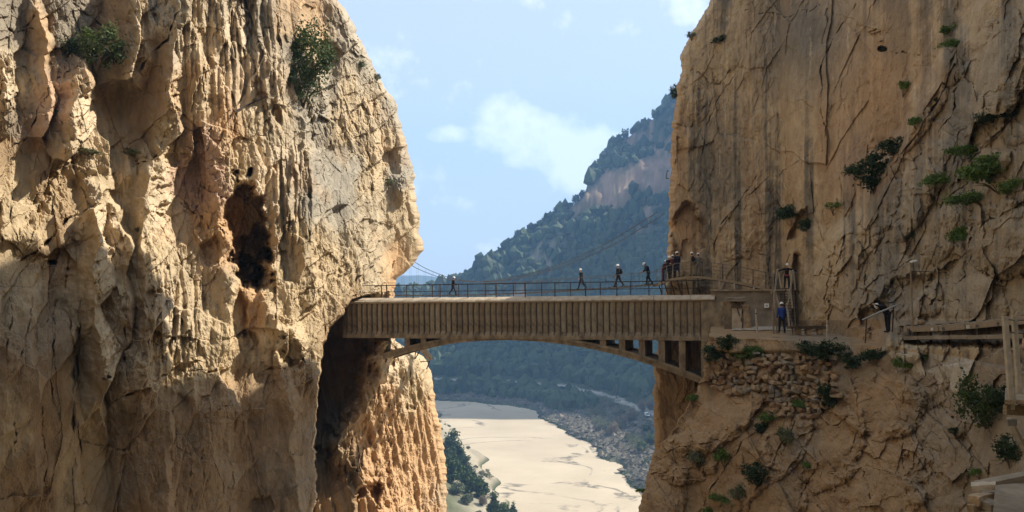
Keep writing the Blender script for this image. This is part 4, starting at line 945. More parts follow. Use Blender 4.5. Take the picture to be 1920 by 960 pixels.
# trees and scrub on the left bank of the river
for (px, py, kind, sc, lab) in [
    (846, 872, 'pine', 1.35, 'tallest dark pine, standing against the foot of the sunlit buttress'),
    (862, 880, 'pine', .95, 'slim pine right beside the tallest pine on the left bank'),
    (846, 905, 'roundtree', 1.25, 'round green tree below the tallest pine, touching the buttress'),
    (872, 903, 'pine', .95, 'dark pine halfway down the row on the left river bank'),
    (858, 925, 'greybush', 1.0, 'grey green bush low on the left bank beside the buttress'),
    (878, 928, 'roundtree', 1.0, 'bushy green tree above the bare sandy patch on the left bank'),
    (890, 920, 'pine', .62, 'pine at the silt edge in the lower half of the left bank row'),
    (903, 932, 'roundtree', .85, 'last round tree of the left bank row before the silt'),
    (875, 948, 'greybush', .8, 'pale scrub bush beside the bare sand of the left bank'),
    (905, 948, 'bare', .5, 'leafless brown shrub near the bottom of the left bank'),
    (926, 968, 'pine', .66, 'dark pine at the bottom edge, left of its green neighbour'),
    (942, 972, 'roundtree', .72, 'bright green tree at the very bottom of the river bank'),
    (962, 975, 'pine', .5, 'small pine at the bottom, furthest out towards the silt')]:
    Y = {True: 0}.get(False, 0)
    # march along the sight line until it meets the bank
    for Y in np.arange(220, 520, 1.0):
        p = P(px, py, float(Y))
        if p.z <= tz(p.x, p.y): break
    plant('pine_tree' if kind == 'pine' else 'bank_shrub' if kind in ('greybush', 'bare') else 'bank_tree', kind, (p.x, p.y, tz(p.x, p.y) - .3), sc, lab, 'tree' if kind in ('pine', 'roundtree') else 'shrub', None, rng.uniform(0, 6), variant=rng.randrange(3))
for (px, py, kind, sc, lab) in [
    (1150, 815, 'bare', .95, 'pale leafless tree furthest left on the right river bank'),
    (1166, 800, 'bare', .9, 'tall bare tree with pinkish twigs on the right bank'),
    (1184, 790, 'bare', 1.0, 'bare grey tree below the road beside the white vehicle'),
    (1204, 772, 'bare', .9, 'bare tree just above the white vehicle'),
    (1219, 768, 'bare', .9, 'bare tree close against the rock pillar under the bridge'),
    (1180, 828, 'greybush', .9, 'dull olive bush among the bare trees of the right bank'),
    (1212, 812, 'roundtree', .62, 'bright green tree just below the white vehicle'),
    (1203, 848, 'roundtree', .72, 'yellow green tree low on the right bank above dark rubble'),
    (1220, 835, 'roundtree', .75, 'dark green tree pressed against the right rock pillar'),
    (1210, 872, 'greybush', .8, 'lowest grey bush on the right bank above the dark rubble')]:
    for Y in np.arange(300, 640, 1.0):
        p = P(px, py, float(Y))
        if p.z <= tz(p.x, p.y): break
    plant('bank_shrub' if kind == 'greybush' else 'bank_tree', kind, (p.x, p.y, tz(p.x, p.y) - .3), sc, lab, 'shrub' if kind == 'greybush' else 'tree', None, rng.uniform(0, 6), variant=rng.randrange(3))
# undergrowth of bare twigs and scrub that covers the right bank between the trees
def scrub():
    r = np.random.default_rng(12); Vs, Cs = [], []
    n = 0
    while n < 190:
        x = r.uniform(44, 150); y = r.uniform(330, 560); px = 960 + x / y * F
        if px > 1300 or px < 1040: continue
        i = int(np.searchsorted(tpx, px)); j = int(np.searchsorted(tY, y))
        if dR[j, i] < 13 or (44 < dR[j, i] < 54): continue
        w = r.uniform(2.5, 6.5)
        V, Q, c = leaf_cloud(260, 16, .42, 7000 + n, 'round', (w, w, w * r.uniform(.6, 1.0)), r.random() < .6)
        Vs.append(V + np.array((x, y, TZ[j, i] - .3))); Cs.append(np.clip(c * .6 + r.uniform(0, .4), 0, 1)); n += 1
    while n < 330:
        x = r.uniform(-60, 6); y = r.uniform(270, 520); px = 960 + x / y * F
        i = int(np.clip(np.searchsorted(tpx, px), 1, len(tpx) - 1)); j = int(np.searchsorted(tY, y))
        if dL[j, i] < 1.5 or dL[j, i] > 40 or r.random() > .25 + dL[j, i] / 14: continue
        w = r.uniform(1.2, 4.0)
        V, Q, c = leaf_cloud(200, 14, .36, 7600 + n, 'round', (w, w, w * r.uniform(.5, .9)), False)
        Vs.append(V + np.array((x, y, TZ[j, i] - .2))); Cs.append(np.clip(c * .7 + r.uniform(-.1, .3), 0, 1)); n += 1
    V = np.concatenate(Vs); k = len(V) // 4
    o = link('undergrowth', arr_mesh('undergrowth', V, np.arange(4 * k).reshape(k, 4), M['leaf_grey'], np.concatenate(Cs)))
    tag(o, 'grey scrub covering the river banks below the road and the trees', 'undergrowth', kind='stuff')
scrub()
# boulders and rubble on the far bank
def rubble():
    r = np.random.default_rng(8); n = 40000
    i = r.integers(60, len(tpx) - 60, n); j = r.integers(60, len(tY) - 20, n)
    ok = (dR[j, i] > .5) & (dR[j, i] < 43) & (tpx[i] > 780) & (tpx[i] < 1300)
    i, j = i[ok][:7000], j[ok][:7000]; k = len(i)
    U = np.array([(1, 0, 0), (-1, 0, 0), (0, 1, 0), (0, -1, 0), (0, 0, 1), (0, 0, -1)], float)
    T = np.array([(0, 2, 4), (2, 1, 4), (1, 3, 4), (3, 0, 4), (2, 0, 5), (1, 2, 5), (3, 1, 5), (0, 3, 5)])
    s = r.gamma(1.6, .42, k) + .3
    V = U[None] * r.uniform(.55, 1.2, (k, 6, 1)) * s[:, None, None]
    a = r.uniform(0, 6.28, k); c_, s_ = np.cos(a)[:, None], np.sin(a)[:, None]
    V = np.stack([V[..., 0] * c_ - V[..., 1] * s_, V[..., 0] * s_ + V[..., 1] * c_, V[..., 2] * .7 + V[..., 0] * .2], -1)
    V += np.stack([TX[j, i] + r.uniform(-1, 1, k), TY[j, i] + r.uniform(-1, 1, k), TZ[j, i]], -1)[:, None]
    Tt = (T[None] + (np.arange(k) * 6)[:, None, None]).reshape(-1, 3)
    cc = np.array((.12, .105, .08)) * r.uniform(.5, 1.7, (k, 1))
    me = arr_mesh('bank_rubble', V.reshape(-1, 3), Tt, M['terrain'], np.repeat(cc, 6, 0))
    tag(link('bank_rubble', me), 'grey rubble lining the far bank of the silted river', 'rubble', kind='stuff')
rubble()

# ------------------------------------------------------------------ haze: one closed box of thin air round the whole scene
bm = bmesh.new()
box(bm, (0, 1400, (560 - 82) / 2), (6000, 3700, 560 + 82))
hz = obj('haze', bm)
tag(hz, kind='stuff')
m = bpy.data.materials.new('haze_air'); m.use_nodes = True; t = m.node_tree
t.nodes.remove(t.nodes['Principled BSDF'])
pv = t.nodes.new("ShaderNodeVolumePrincipled"); pv.inputs['Color'].default_value = (.30, .56, 1.0, 1); pv.inputs['Density'].default_value = .00030; pv.inputs['Anisotropy'].default_value = .3
t.links.new(pv.outputs[0], t.nodes['Material Output'].inputs['Volume'])
hz.data.materials.append(m)

# ------------------------------------------------------------------ the old arched bridge
BR = empty('arch_bridge', (1.03, 66.0, -0.90), (0, -math.atan(.014), -math.atan2(.342, .94)),
           label='old brown concrete arch bridge with ribbed girder spanning the gorge', cat='bridge')
def tpx_of(px):                       # place along the bridge under a photograph column
    u = (px - 960) / F
    return (u * 66 - 1.03) / (.94 + .342 * u)
T0, T1, WD = -16.2, 13.35, 3.3
def extrude_profile(bm, prof, x0, x1):
    a = [bm.verts.new((x0, y, z)) for y, z in prof]; b_ = [bm.verts.new((x1, y, z)) for y, z in prof]
    n = len(prof)
    for i in range(n): bm.faces.new((a[i], a[(i + 1) % n], b_[(i + 1) % n], b_[i]))
    bm.faces.new(a[::-1]); bm.faces.new(b_)
def bpart(name, bm, m, parent=BR, **kw):
    bmesh.ops.recalc_face_normals(bm, faces=bm.faces[:])
    return tag(obj(name, bm, m, parent), **kw)
bm = bmesh.new(); extrude_profile(bm, [(.50, -.004), (2.8, -.004), (2.8, -.5), (.50, -.5)], T0, T1); bpart('deck', bm, M['concrete'])
# girder web, near and far, and the soffit slab
bm = bmesh.new(); extrude_profile(bm, [(.17, -.42), (.50, -.42), (.50, -2.7), (.17, -2.7)], T0, T1); bpart('girder_web', bm, M['concrete'])
bm = bmesh.new(); extrude_profile(bm, [(2.8, -.42), (3.2, -.42), (3.2, -3.2), (2.8, -3.2)], T0, T1); bpart('girder_web', bm, M['concrete'])
bm = bmesh.new(); extrude_profile(bm, [(.50, -2.95), (2.8, -2.95), (2.8, -3.2), (.50, -3.2)], T0, T1); bpart('soffit', bm, M['concrete'])
fl = [(.09, -2.68), (.02, -2.80), (-.11, -3.02), (-.11, -3.26), (.49, -3.26), (.49, -2.70)]
# bottom flange in cast lengths
x = T0; rr = random.Random(3)
while x < T1 - .2:
    x2 = min(T1, x + rr.uniform(2.2, 3.0))
    bm = bmesh.new(); d_ = rr.uniform(-.012, .012); extrude_profile(bm, [(y - d_, z + d_) for y, z in fl], x + .01, x2 - .01)
    bpart('flange_block', bm, M['concrete']); x = x2
# coping in lengths with open joints
x = T0; k = 0
while x < T1 + .9:
    x2 = min(T1 + 1.0, x + rr.uniform(1.9, 2.7)); d_ = rr.uniform(-.02, .02); t_ = rr.uniform(-.02, .02)
    bm = bmesh.new(); extrude_profile(bm, [(.52, .02 + t_), (.34, .0 + t_), (-.17 + d_, -.27 + t_), (-.18 + d_, -.34 + t_), (.0, -.37 + t_), (.0, -.43), (.52, -.43)], x + .015, x2 - .015)
    bpart('coping_stone', bm, M['concrete_pale']); x = x2
x = T0
while x < T1:
    x2 = min(T1, x + 2.6)
    bm = bmesh.new(); extrude_profile(bm, [(3.46, -.2), (3.0, 0), (2.78, .02), (2.78, -.43), (3.3, -.43)], x + .015, x2 - .015)
    bpart('coping_stone', bm, M['concrete_pale']); x = x2
# panels and ribs of the near face: one of each, then copies
rib_me, pan_me = [], []
for v in range(4):
    r2 = random.Random(40 + v)
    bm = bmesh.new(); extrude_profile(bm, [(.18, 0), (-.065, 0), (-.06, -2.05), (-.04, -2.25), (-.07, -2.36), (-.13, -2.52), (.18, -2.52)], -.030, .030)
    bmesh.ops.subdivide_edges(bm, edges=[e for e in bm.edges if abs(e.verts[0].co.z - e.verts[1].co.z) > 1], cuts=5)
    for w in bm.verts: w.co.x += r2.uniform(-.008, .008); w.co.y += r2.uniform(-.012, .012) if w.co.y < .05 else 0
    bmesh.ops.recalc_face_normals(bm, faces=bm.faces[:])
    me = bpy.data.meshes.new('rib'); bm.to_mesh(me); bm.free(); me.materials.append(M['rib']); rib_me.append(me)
    bm = bmesh.new(); box(bm, (0, 0, -1.13), (.395, .05, 2.26)); bmesh.ops.subdivide_edges(bm, edges=bm.edges[:], cuts=2)
    for w in bm.verts: w.co.y += r2.uniform(-.012, .012)
    me = bpy.data.meshes.new('panel'); bm.to_mesh(me); bm.free(); me.materials.append(M['concrete']); pan_me.append(me)
SP = .478; nrib = int((T1 - T0) / SP)
PAN_MATS = [mat('panel_concrete', (.34, .275, .18), .9, .3, 2.4, .02, c2=(.13, .10, .065), stretch=(1, 1, .6)), mat('panel_concrete_light', (.39, .325, .22), .9, .25, 1.8, .02, c2=(.16, .125, .082), stretch=(1, 1, .5)), mat('panel_concrete_brown', (.31, .23, .145), .9, .3, 2.2, .02, c2=(.10, .075, .048), stretch=(1, 1, .6))]
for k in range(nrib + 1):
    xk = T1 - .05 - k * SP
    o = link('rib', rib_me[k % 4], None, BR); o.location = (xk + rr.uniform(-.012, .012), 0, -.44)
    if k < nrib:
        o = link('panel', pan_me[rr.randrange(4)], None, BR); o.location = (xk - SP / 2, .125 + rr.uniform(-.02, .02), -.44)
        o.material_slots[0].link = 'OBJECT'; o.material_slots[0].material = PAN_MATS[rr.choice([0, 0, 1, 2])]
# arch: two ribs of masonry-like cast concrete joined by a vault
def arch_z(t): return -3.36 - .0138 * (t + 1.5) ** 2
def arch_strip(name, y0, y1, lo, hi, m_):
    bm = bmesh.new(); ts = np.linspace(-13.4, T1 + .3, 46); rows = []
    for t in ts:
        z = arch_z(t); hi_ = min(z + hi, -3.262 + .0) if (z + hi) > -3.262 else z + hi
        rows.append([bm.verts.new((t, y0, z + lo)), bm.verts.new((t, y0, hi_)), bm.verts.new((t, y1, hi_)), bm.verts.new((t, y1, z + lo))])
    for a, b_ in zip(rows, rows[1:]):
        for i in range(4): bm.faces.new((a[i], a[(i + 1) % 4], b_[(i + 1) % 4], b_[i]))
    bm.faces.new(rows[0][::-1]); bm.faces.new(rows[-1])
    return bpart(name, bm, m_)
arch_strip('arch_rib', -.02, .45, 0, .50, M['concrete'])
arch_strip('arch_moulding', -.10, -.022, .30, .44, M['concrete'])
arch_strip('arch_rib', 2.75, 3.2, 0, .50, M['concrete'])
arch_strip('arch_vault', .452, 2.748, .12, .36, M['concrete_grey'])
# spandrel walls between arch and girder
for px in (1129, 1165, 1202, 1239, 1277.5):
    t = tpx_of(px)
    for tt_, nm in ((t, 1), (-3.0 - t + .3, 0)):
        if tt_ < -11.5: continue
        z = arch_z(tt_) + .45
        if z > -3.4: continue
        bm = bmesh.new(); box(bm, (tt_, 1.6, (z - 3.262) / 2), (.42, 3.05, -3.262 - z + .02)); bevel(bm, .015); bpart('spandrel_wall', bm, M['concrete'])
        bm = bmesh.new(); box(bm, (tt_, -.045 + .1, (z - 3.262) / 2), (.46, .07, -3.265 - z)); bpart('pilaster', bm, M['concrete'])
# end block on the right bank
bm = bmesh.new(); box(bm, (T1 + 1.0, 1.6, -1.90), (1.98, 3.36, 2.9)); bmesh.ops.subdivide_edges(bm, edges=bm.edges[:], cuts=4)
for w in bm.verts: w.co += Vector([rr.uniform(-.02, .02) for _ in range(3)])
bpart('end_block', bm, M['concrete'])
bm = bmesh.new(); box(bm, (T1 + .35, 1.6, -4.8), (.72, 3.2, 3.1)); bmesh.ops.subdivide_edges(bm, edges=bm.edges[:], cuts=4)
for w in bm.verts: w.co += Vector([rr.uniform(-.03, .03) for _ in range(3)])
bpart('pier', bm, M['concrete'])

# railings on the bridge: posts and two rails each
for side, y in (('near', .36), ('far', 2.95)):
    Rr = empty('bridge_railing', BR.location, BR.rotation_euler, label='dark iron railing along the %s edge of the old bridge' % ('near, coped' if side == 'near' else 'far, hidden'), cat='railing')
    t = tpx_of(673) if side == 'near' else tpx_of(683)
    pm = None
    while t < T1 + .2:
        if pm is None:
            bm = bmesh.new(); box(bm, (0, y, .53), (.065, .065, 1.10)); o = obj('post', bm, M['rust'], Rr); pm = o.data
        else: o = link('post', pm, None, Rr)
        o.location = (t, 0, 0); t += 2.42
    for z, w in ((1.07, .055), (.52, .05)):
        bm = bmesh.new(); bar(bm, (T0 + 1.2, y, z), (T1 - .1, y, z), w); obj('rail', bm, M['rust'], Rr)

# ------------------------------------------------------------------ ruined masonry end wall beside the bridge
def rough_box(c, s, jit, cuts, seed):
    r_ = random.Random(seed); bm = bmesh.new(); box(bm, c, s); bmesh.ops.subdivide_edges(bm, edges=bm.edges[:], cuts=cuts)
    for w in bm.verts: w.co += Vector([r_.uniform(-jit, jit) for _ in range(3)])
    return bm
def at3(px, py, Y): return P(px, py, Y)
ruin = empty('ruined_gatehouse', P(1380, 620, 57.5), (0, 0, R(-12)), label='crumbling tan masonry block with a blocked doorway beside the bridge end', cat='ruin')
sc_ = 57.5 / F
bm = rough_box((-.20, .5, 0.90), (1.25, 1.0, 2.05), .15, 5, 11)
for w in bm.verts:
    if w.co.z > 1.2: w.co.x += .12 * math.sin(w.co.z * 5)
obj('wall', bm, M['concrete'], ruin)
bm = rough_box((.05, -.06, .78), (.62, .16, 1.56), .02, 2, 12); obj('blocked_doorway', bm, M['concrete_pale'], ruin)
bm = rough_box((.05, -.16, 1.62), (.72, .22, .14), .01, 1, 13); obj('lintel', bm, M['wood_dark'], ruin)
bm = rough_box((.0, .2, 2.08), (1.3, .9, .28), .07, 3, 14); obj('broken_cornice', bm, M['concrete_grey'], ruin)
bm = rough_box((.62, .2, .8), (.5, .7, 1.75), .12, 3, 15); obj('rubble_jamb', bm, M['stone'], ruin)
bm = bmesh.new(); bar(bm, (.05, -.2, 1.58), (.22, -.22, 1.0), .06); obj('iron_strut', bm, M['rust'], ruin)

# retaining wall behind the path
rw = empty('retaining_wall', P(1397, 612, 60.6), (0, 0, R(-22)), label='grey brown rendered retaining wall below the curved balcony', cat='wall')
wl = 5.0
bm = rough_box((.15, .5, 1.25), (wl, 1.0, 2.5), .04, 6, 21); obj('wall', bm, M['concrete_grey'], rw)
bm = rough_box((.15, .42, 2.57), (wl + .1, 1.2, .12), .012, 4, 22); obj('cap', bm, M['concrete'], rw)
bm = rough_box((.3, -.06, .55), (3.4, .16, 1.1), .03, 4, 23); obj('plinth', bm, M['concrete_grey'], rw)
sg = empty('wall_plate', P(1437.5, 573, 59.80), (0, 0, R(-22)), label='small square white plate fixed on the grey retaining wall', cat='plate')
bm = bmesh.new(); box(bm, (0, 0, 0), (.32, .03, .30)); bevel(bm, .006); obj('plate', bm, M['white'], sg)
bm = bmesh.new(); box(bm, (0, -.02, 0), (.13, .012, .12)); obj('emblem', bm, M['steel'], sg)

# ------------------------------------------------------------------ curved balcony walkway hung on the rock
BF = [(1229, 533, 67.4), (1250, 525, 65.2), (1275, 519.5, 63.9), (1310, 517.5, 62.9), (1345, 521.5, 62.1), (1400, 531, 60.8), (1453, 543.5, 59.6)]
def bf(t):
    i = min(int(t), len(BF) - 2); f = t - i
    p0 = BF[max(i - 1, 0)]; p1 = BF[i]; p2 = BF[i + 1]; p3 = BF[min(i + 2, len(BF) - 1)]
    v = []
    for a, b_, c_, d_ in zip(p0, p1, p2, p3):
        v.append(.5 * ((2 * b_) + (-a + c_) * f + (2 * a - 5 * b_ + 4 * c_ - d_) * f * f + (-a + 3 * b_ - 3 * c_ + d_) * f ** 3))
    return P(*v)
def bback(t):
    p = bf(t); k = t / 6
    return p + Vector((.25 * (1 - k) + .15, 1.45, 0))
bal = empty('balcony_walkway', bf(3), label='curved timber balcony walkway bolted to the right cliff above the wall', cat='walkway')
off0 = bal.location.copy()
NP = 66
for k in range(NP):
    a, b_ = 6 * k / NP + .006, 6 * (k + 1) / NP - .010
    bm = bmesh.new()
    q = [bf(a), bf(b_), bback(b_), bback(a)]
    lo = [bm.verts.new(v - off0 - Vector((0, 0, .06))) for v in q]; hi = [bm.verts.new(v - off0) for v in q]
    bm.faces.new(lo[::-1]); bm.faces.new(hi)
    for i in range(4): bm.faces.new((lo[i], lo[(i + 1) % 4], hi[(i + 1) % 4], hi[i]))
    bpart('plank', bm, M['wood'], bal)
def curve_bar(name, m_, parent, dz, w, h, dy=0, off_=None):
    bm = bmesh.new(); pts = [bf(t) - off0 + Vector((0, dy, dz)) for t in np.linspace(0, 6, 31)]
    for p, q in zip(pts, pts[1:]): bar(bm, p, q + (q - p) * .02, w, h)
    return obj(name, bm, m_, parent)
curve_bar('edge_beam', M['wood'], bal, -.10, .06, .17, -.05)
curve_bar('joist', M['wood_dark'], bal, -.13, .08, .13, .9)
ts_posts = [0.05, .55, 1.0, 1.5, 2.0, 2.6, 3.2, 3.7, 4.2, 4.7, 5.2, 5.6, 5.95]
pm = None
for t in ts_posts:
    p = bf(t) - off0
    bm = bmesh.new(); box(bm, (p.x, p.y - .05, p.z + .48), (.06, .06, 1.22)); obj('railing_post', bm, M['steel' if t < 2.2 else 'wood_dark'], bal)
for z in (1.06, .8, .55, .3): curve_bar('rail' if z > 1 else 'wire', M['cable'], bal, z, .045 if z > 1 else .018, .045 if z > 1 else .018, -.05)
for t in (.35, .8, 1.3, 1.8, 2.3, 2.9):
    p = bf(t) - off0; q = bback(t) - off0
    bm = bmesh.new(); bar(bm, p + Vector((.05, .1, -.18)), q + Vector((.35, .3, -1.35)), .07); obj('brace', bm, M['wood_dark'], bal)
for px, py, Y in ((1349, 523, 62.0), (1377, 527, 61.3), (1413.5, 535, 60.4), (1446, 543, 59.7)):
    p = P(px, py, Y) - off0
    bm = bmesh.new(); bar(bm, p + Vector((0, 0, -.14)), p + Vector((.02, .05, -(548 - py) / F * Y - .1)), .09); obj('support_post', bm, M['post'], bal)

# ------------------------------------------------------------------ timber stair up to the balcony
st0 = P(1477, 613, 56.5); st1 = P(1475, 541, 60.3)
stair = empty('timber_stair', st0, label='steep dark timber stair with pale splayed handrail posts', cat='stair')
dst = st1 - st0
for k in range(13):
    p = dst * ((k + 1) / 13.0)
    bm = bmesh.new(); box(bm, (p.x, p.y, p.z), (.95, .26, .05)); obj('tread', bm, M['wood_dark'], stair)
for sx_ in (-.5, .5):
    bm = bmesh.new(); bar(bm, (sx_, 0, .0), dst + Vector((sx_, .1, 0)), .06, .22); obj('stringer', bm, M['wood_dark'], stair)
for (x0, y0, x1, y1, Y) in ((1451, 630, 1449, 572, 52.0), (1457, 629, 1453, 545, 52.6), (1452.5, 543, 1463, 582, 57.2), (1452.5, 543, 1449, 600, 57.0), (1458, 504, 1453, 545, 58.8), (1459, 506, 1465, 541, 59.8), (1487, 506, 1480, 560, 58.8), (1488, 506, 1491, 543, 60.0), (1482, 540, 1476, 572, 57.4), (1482, 540, 1486, 578, 57.6), (1475, 568, 1480, 612, 54.5), (1485, 606, 1487, 638, 50.5)):
    a = P(x0, y0, Y) - st0; b_ = P(x1, y1, Y) - st0
    bm = bmesh.new(); bar(bm, a, b_, .085); obj('handrail_post', bm, M['post'] if Y > 53 else M['wood'], stair)
for pts in (((1458, 508, 58.8), (1452.5, 545, 57.1), (1450, 575, 53)), ((1487, 508, 58.8), (1482, 541, 57.4), (1475, 570, 54.5), (1485, 608, 50.5))):
    for a, b_ in zip(pts, pts[1:]):
        bm = bmesh.new(); bar(bm, P(*a) - st0, P(*b_) - st0, .035); obj('handrail', bm, M['cable'], stair)

# ------------------------------------------------------------------ path on the ledge
def shelf_edge(px):
    c = int(np.argmin(np.abs(PXr[-300] - px))); r_ = np.nonzero((grav[:, c] > .5))[0]
    return float(PYr[r_[-1], c]) if len(r_) else 620.0
pts = [(px, max(620.0, shelf_edge(px) - 1.2)) for px in range(1372, 1652, 8)] + [(1640, 617), (1570, 616), (1500, 613), (1450, 611.5), (1400, 611.5), (1378, 615)]
bm = bmesh.new(); f_ = bm.faces.new([bm.verts.new(P(px, py, -PATH_Z * F / (py - HZ)) + Vector((0, 0, .05))) for px, py in pts])
bmesh.ops.triangulate(bm, faces=[f_]); bmesh.ops.subdivide_edges(bm, edges=bm.edges[:], cuts=5)
for w in bm.verts: w.co.z += .05 * math.sin(w.co.x * 3.1) * math.sin(w.co.y * 1.7) + rr.uniform(-.015, .015)
tag(obj('path', bm, M['gravel'], smooth=True), kind='structure')
def ground(px, py): return P(px, py, -(PATH_Z + .05) * F / (py - HZ))
bench = empty('stone_bench', ground(1513, 627), (0, 0, R(3)), label='low rough stone bench on three feet against the pale rock', cat='bench')
bm = rough_box((0, 0, .42), (2.15, .6, .16), .02, 4, 31); obj('seat', bm, M['wood_dark'], bench)
for x in (-.55, .05, .75):
    bm = rough_box((x, .0, .17), (.26, .4, .36), .02, 2, 33); obj('foot', bm, M['stone'], bench)
fp = None
for (px, yb, yt, lab) in ((1406, 612, 576, 'weathered fence post nearest the ruined masonry, on the ledge path'), (1420, 623, 579, 'leaning fence post between two others left of the stair'), (1430, 612, 583, 'short fence post in front of the grey wall plinth'), (1392, 615, 600, 'stub of a fence post at the foot of the masonry block'), (1551, 630, 600, 'thin grey post standing right of the stone bench')):
    g = ground(px, yb); h = (yb - yt) / F * g.y
    o = empty('fence_post', g, (0, R(-4 if px < 1500 else 0), 0), label=lab, cat='post')
    bm = bmesh.new(); tube(bm, [(0, 0, -.1), (-.01, 0, h * .5), (.0, 0, h)], .06, 6, .05); obj('shaft', bm, M['post'], o)
    bm = bmesh.new(); tube(bm, [(0, 0, h * .78), (0, 0, h * .82)], .055, 6); obj('wire_band', bm, M['rust'], o)
bx3 = np.array([1694, 1760, 1810, 1880, 1960], float)
by3 = np.array([min(RR.at(q + k, 590) for k in (-20, -10, 0, 10, 20)) for q in bx3])
cf = np.polyfit(bx3, by3, 1); cf[1] -= max(0, float(np.max(np.polyval(cf, bx3) - by3))) + .55
def Yb(px): return float(np.polyval(cf, px))
# lamp-like pole by the boardwalk
pole = empty('mast', P(1712, 622, Yb(1712)), label='tall thin pole with a small white floodlight head by the boardwalk', cat='pole')
hh = (622 - 491) / F * Yb(1712)
bm = bmesh.new(); tube(bm, [(0, 0, -.3), (-.07, 0, hh * .5), (-.12, 0, hh)], .045, 8, .035); obj('shaft', bm, M['wood'], pole)
bm = bmesh.new(); box(bm, (.02, 0, hh + .02), (.30, .16, .09), (0, R(-12), 0)); bevel(bm, .02); obj('floodlight', bm, M['white'], pole)
bm = bmesh.new(); bar(bm, (-.1, 0, hh - .42), (1.6, .1, hh - .48), .03); obj('cross_cable', bm, M['rust'], pole)

# ------------------------------------------------------------------ boardwalk along the right wall
BW = [(px, py, Yb(px)) for px, py in ((1694, 613), (1760, 611), (1810, 607), (1880, 599.5), (1960, 592))]
bw = empty('boardwalk', P(*BW[0]), label='long timber boardwalk carried on posts above the old ledge at right', cat='walkway')
o0 = bw.location.copy()
def bwp(t):
    i = min(int(t), len(BW) - 2); f = t - i
    return P(*BW[i]).lerp(P(*BW[i + 1]), f)
for k in range(46):
    a, b_ = 4 * k / 46 + .006, 4 * (k + 1) / 46 - .012
    bm = bmesh.new(); q = [bwp(a), bwp(b_), bwp(b_) + Vector((.5, 1.1, 0)), bwp(a) + Vector((.5, 1.1, 0))]
    dz = rr.uniform(-.012, .012)
    lo = [bm.verts.new(v - o0 - Vector((0, 0, .05 - dz))) for v in q]; hi = [bm.verts.new(v - o0 + Vector((0, 0, dz))) for v in q]
    bm.faces.new(lo[::-1]); bm.faces.new(hi)
    for i in range(4): bm.faces.new((lo[i], lo[(i + 1) % 4], hi[(i + 1) % 4], hi[i]))
    bpart('plank', bm, M['wood'], bw)
for k in range(4):
    p, q = bwp(k) - o0, bwp(k + 1) - o0
    bm = bmesh.new(); bar(bm, p + Vector((.02, -.03, -.12)), q + Vector((-.02, -.03, -.12)), .06, .22); obj('edge_beam', bm, M['wood'], bw)
    bm = bmesh.new(); bar(bm, p + Vector((.3, .7, -.16)), q + Vector((.3, .7, -.16)), .08, .16); obj('joist', bm, M['wood_dark'], bw)
for t in (.15, .85, 1.2, 2.1, 2.35, 2.9):
    p = bwp(t) - o0
    bm = bmesh.new(); box(bm, (p.x, p.y - .075, p.z - .14), (.26, .03, .13)); obj('bracket_plate', bm, M['white'] if t in (.85, 2.1) else M['steel'], bw)
for (px, y0, y1, Y) in ((1745, 616, 683, Yb(1745) + .15), (1778, 612, 684, Yb(1778) + .15), (1834, 606, 682, Yb(1834) + .15)):
    a, b_ = P(px, y0, Y) - o0, P(px, y1, Y - .2) - o0
    bm = bmesh.new(); bar(bm, a, b_, .10); obj('leg', bm, M['rust'], bw)
bm = bmesh.new(); bar(bm, P(1706, 618, Yb(1706)) - o0, P(1739, 664, Yb(1739) - .1) - o0, .10); obj('brace', bm, M['rust'], bw)
bm = bmesh.new(); bar(bm, P(1738, 640, Yb(1738)) - o0, P(1741, 681, Yb(1741)) - o0, .16); obj('wall_bracket', bm, M['rust'], bw)
# the old concrete ledge under it
ol = empty('old_ledge', P(1690, 634, Yb(1690) + .2), label='thin old concrete ledge running below the timber boardwalk', cat='ledge')
o1 = ol.location.copy(); a, b_ = P(1688, 634, Yb(1688) + .15) - o1, P(1960, 630, Yb(1960) + .15) - o1
for k in range(8):
    p, q = a.lerp(b_, k / 8 + .002), a.lerp(b_, (k + 1) / 8 - .002)
    bm = bmesh.new(); bar(bm, p + Vector((.2, .45, -.03 + rr.uniform(-.02, .02))), q + Vector((.2, .45, -.03)), 1.0, .16); obj('slab', bm, M['concrete_grey'], ol)

# ------------------------------------------------------------------ near platform with two white posts at the right border
np_ = empty('lookout_platform', P(1905, 752, 11.0), label='near lookout platform with two pale posts and wires at right border', cat='platform')
o2 = np_.location.copy()
for (xt, yt, xb, yb, Y) in ((1884, 595, 1897, 768, 11.0), (1901.5, 593, 1912, 752, 11.6)):
    bm = bmesh.new(); bar(bm, P(xb, yb, Y) - o2, P(xt, yt, Y) - o2, .062, .062); bevel(bm, .006); obj('railing_post', bm, M['post'], np_)
    bm = bmesh.new(); box(bm, P(xt, yt, Y) - o2 + Vector((0, 0, .004)), (.066, .066, .02)); obj('post_cap', bm, M['concrete_pale'], np_)
for (y0, y1) in ((599, 600), (620, 627)):
    bm = bmesh.new(); tube(bm, [P(1884, y0, 11.0) - o2, P(1901, (y0 + y1) / 2 + 1, 11.55) - o2, P(1960, y1, 12.6) - o2], .007, 5); obj('wire', bm, M['cable'], np_)
for k in range(6):
    a = P(1893, 754, 10.9) + Vector((.14 * k, .0, 0)) - o2
    bm = bmesh.new(); bar(bm, a, a + Vector((.76, 1.3, 0)), .11, .05); obj('plank', bm, M['wood'], np_)
bm = bmesh.new(); bar(bm, P(1884, 768, 10.95) - o2, P(1990, 775, 11.6) - o2, .05, .13); obj('edge_beam', bm, M['wood'], np_)
bm = bmesh.new(); bar(bm, P(1892, 786, 11.0) - o2, P(1925, 850, 11.6) - o2, .055); obj('strut', bm, M['post'], np_)
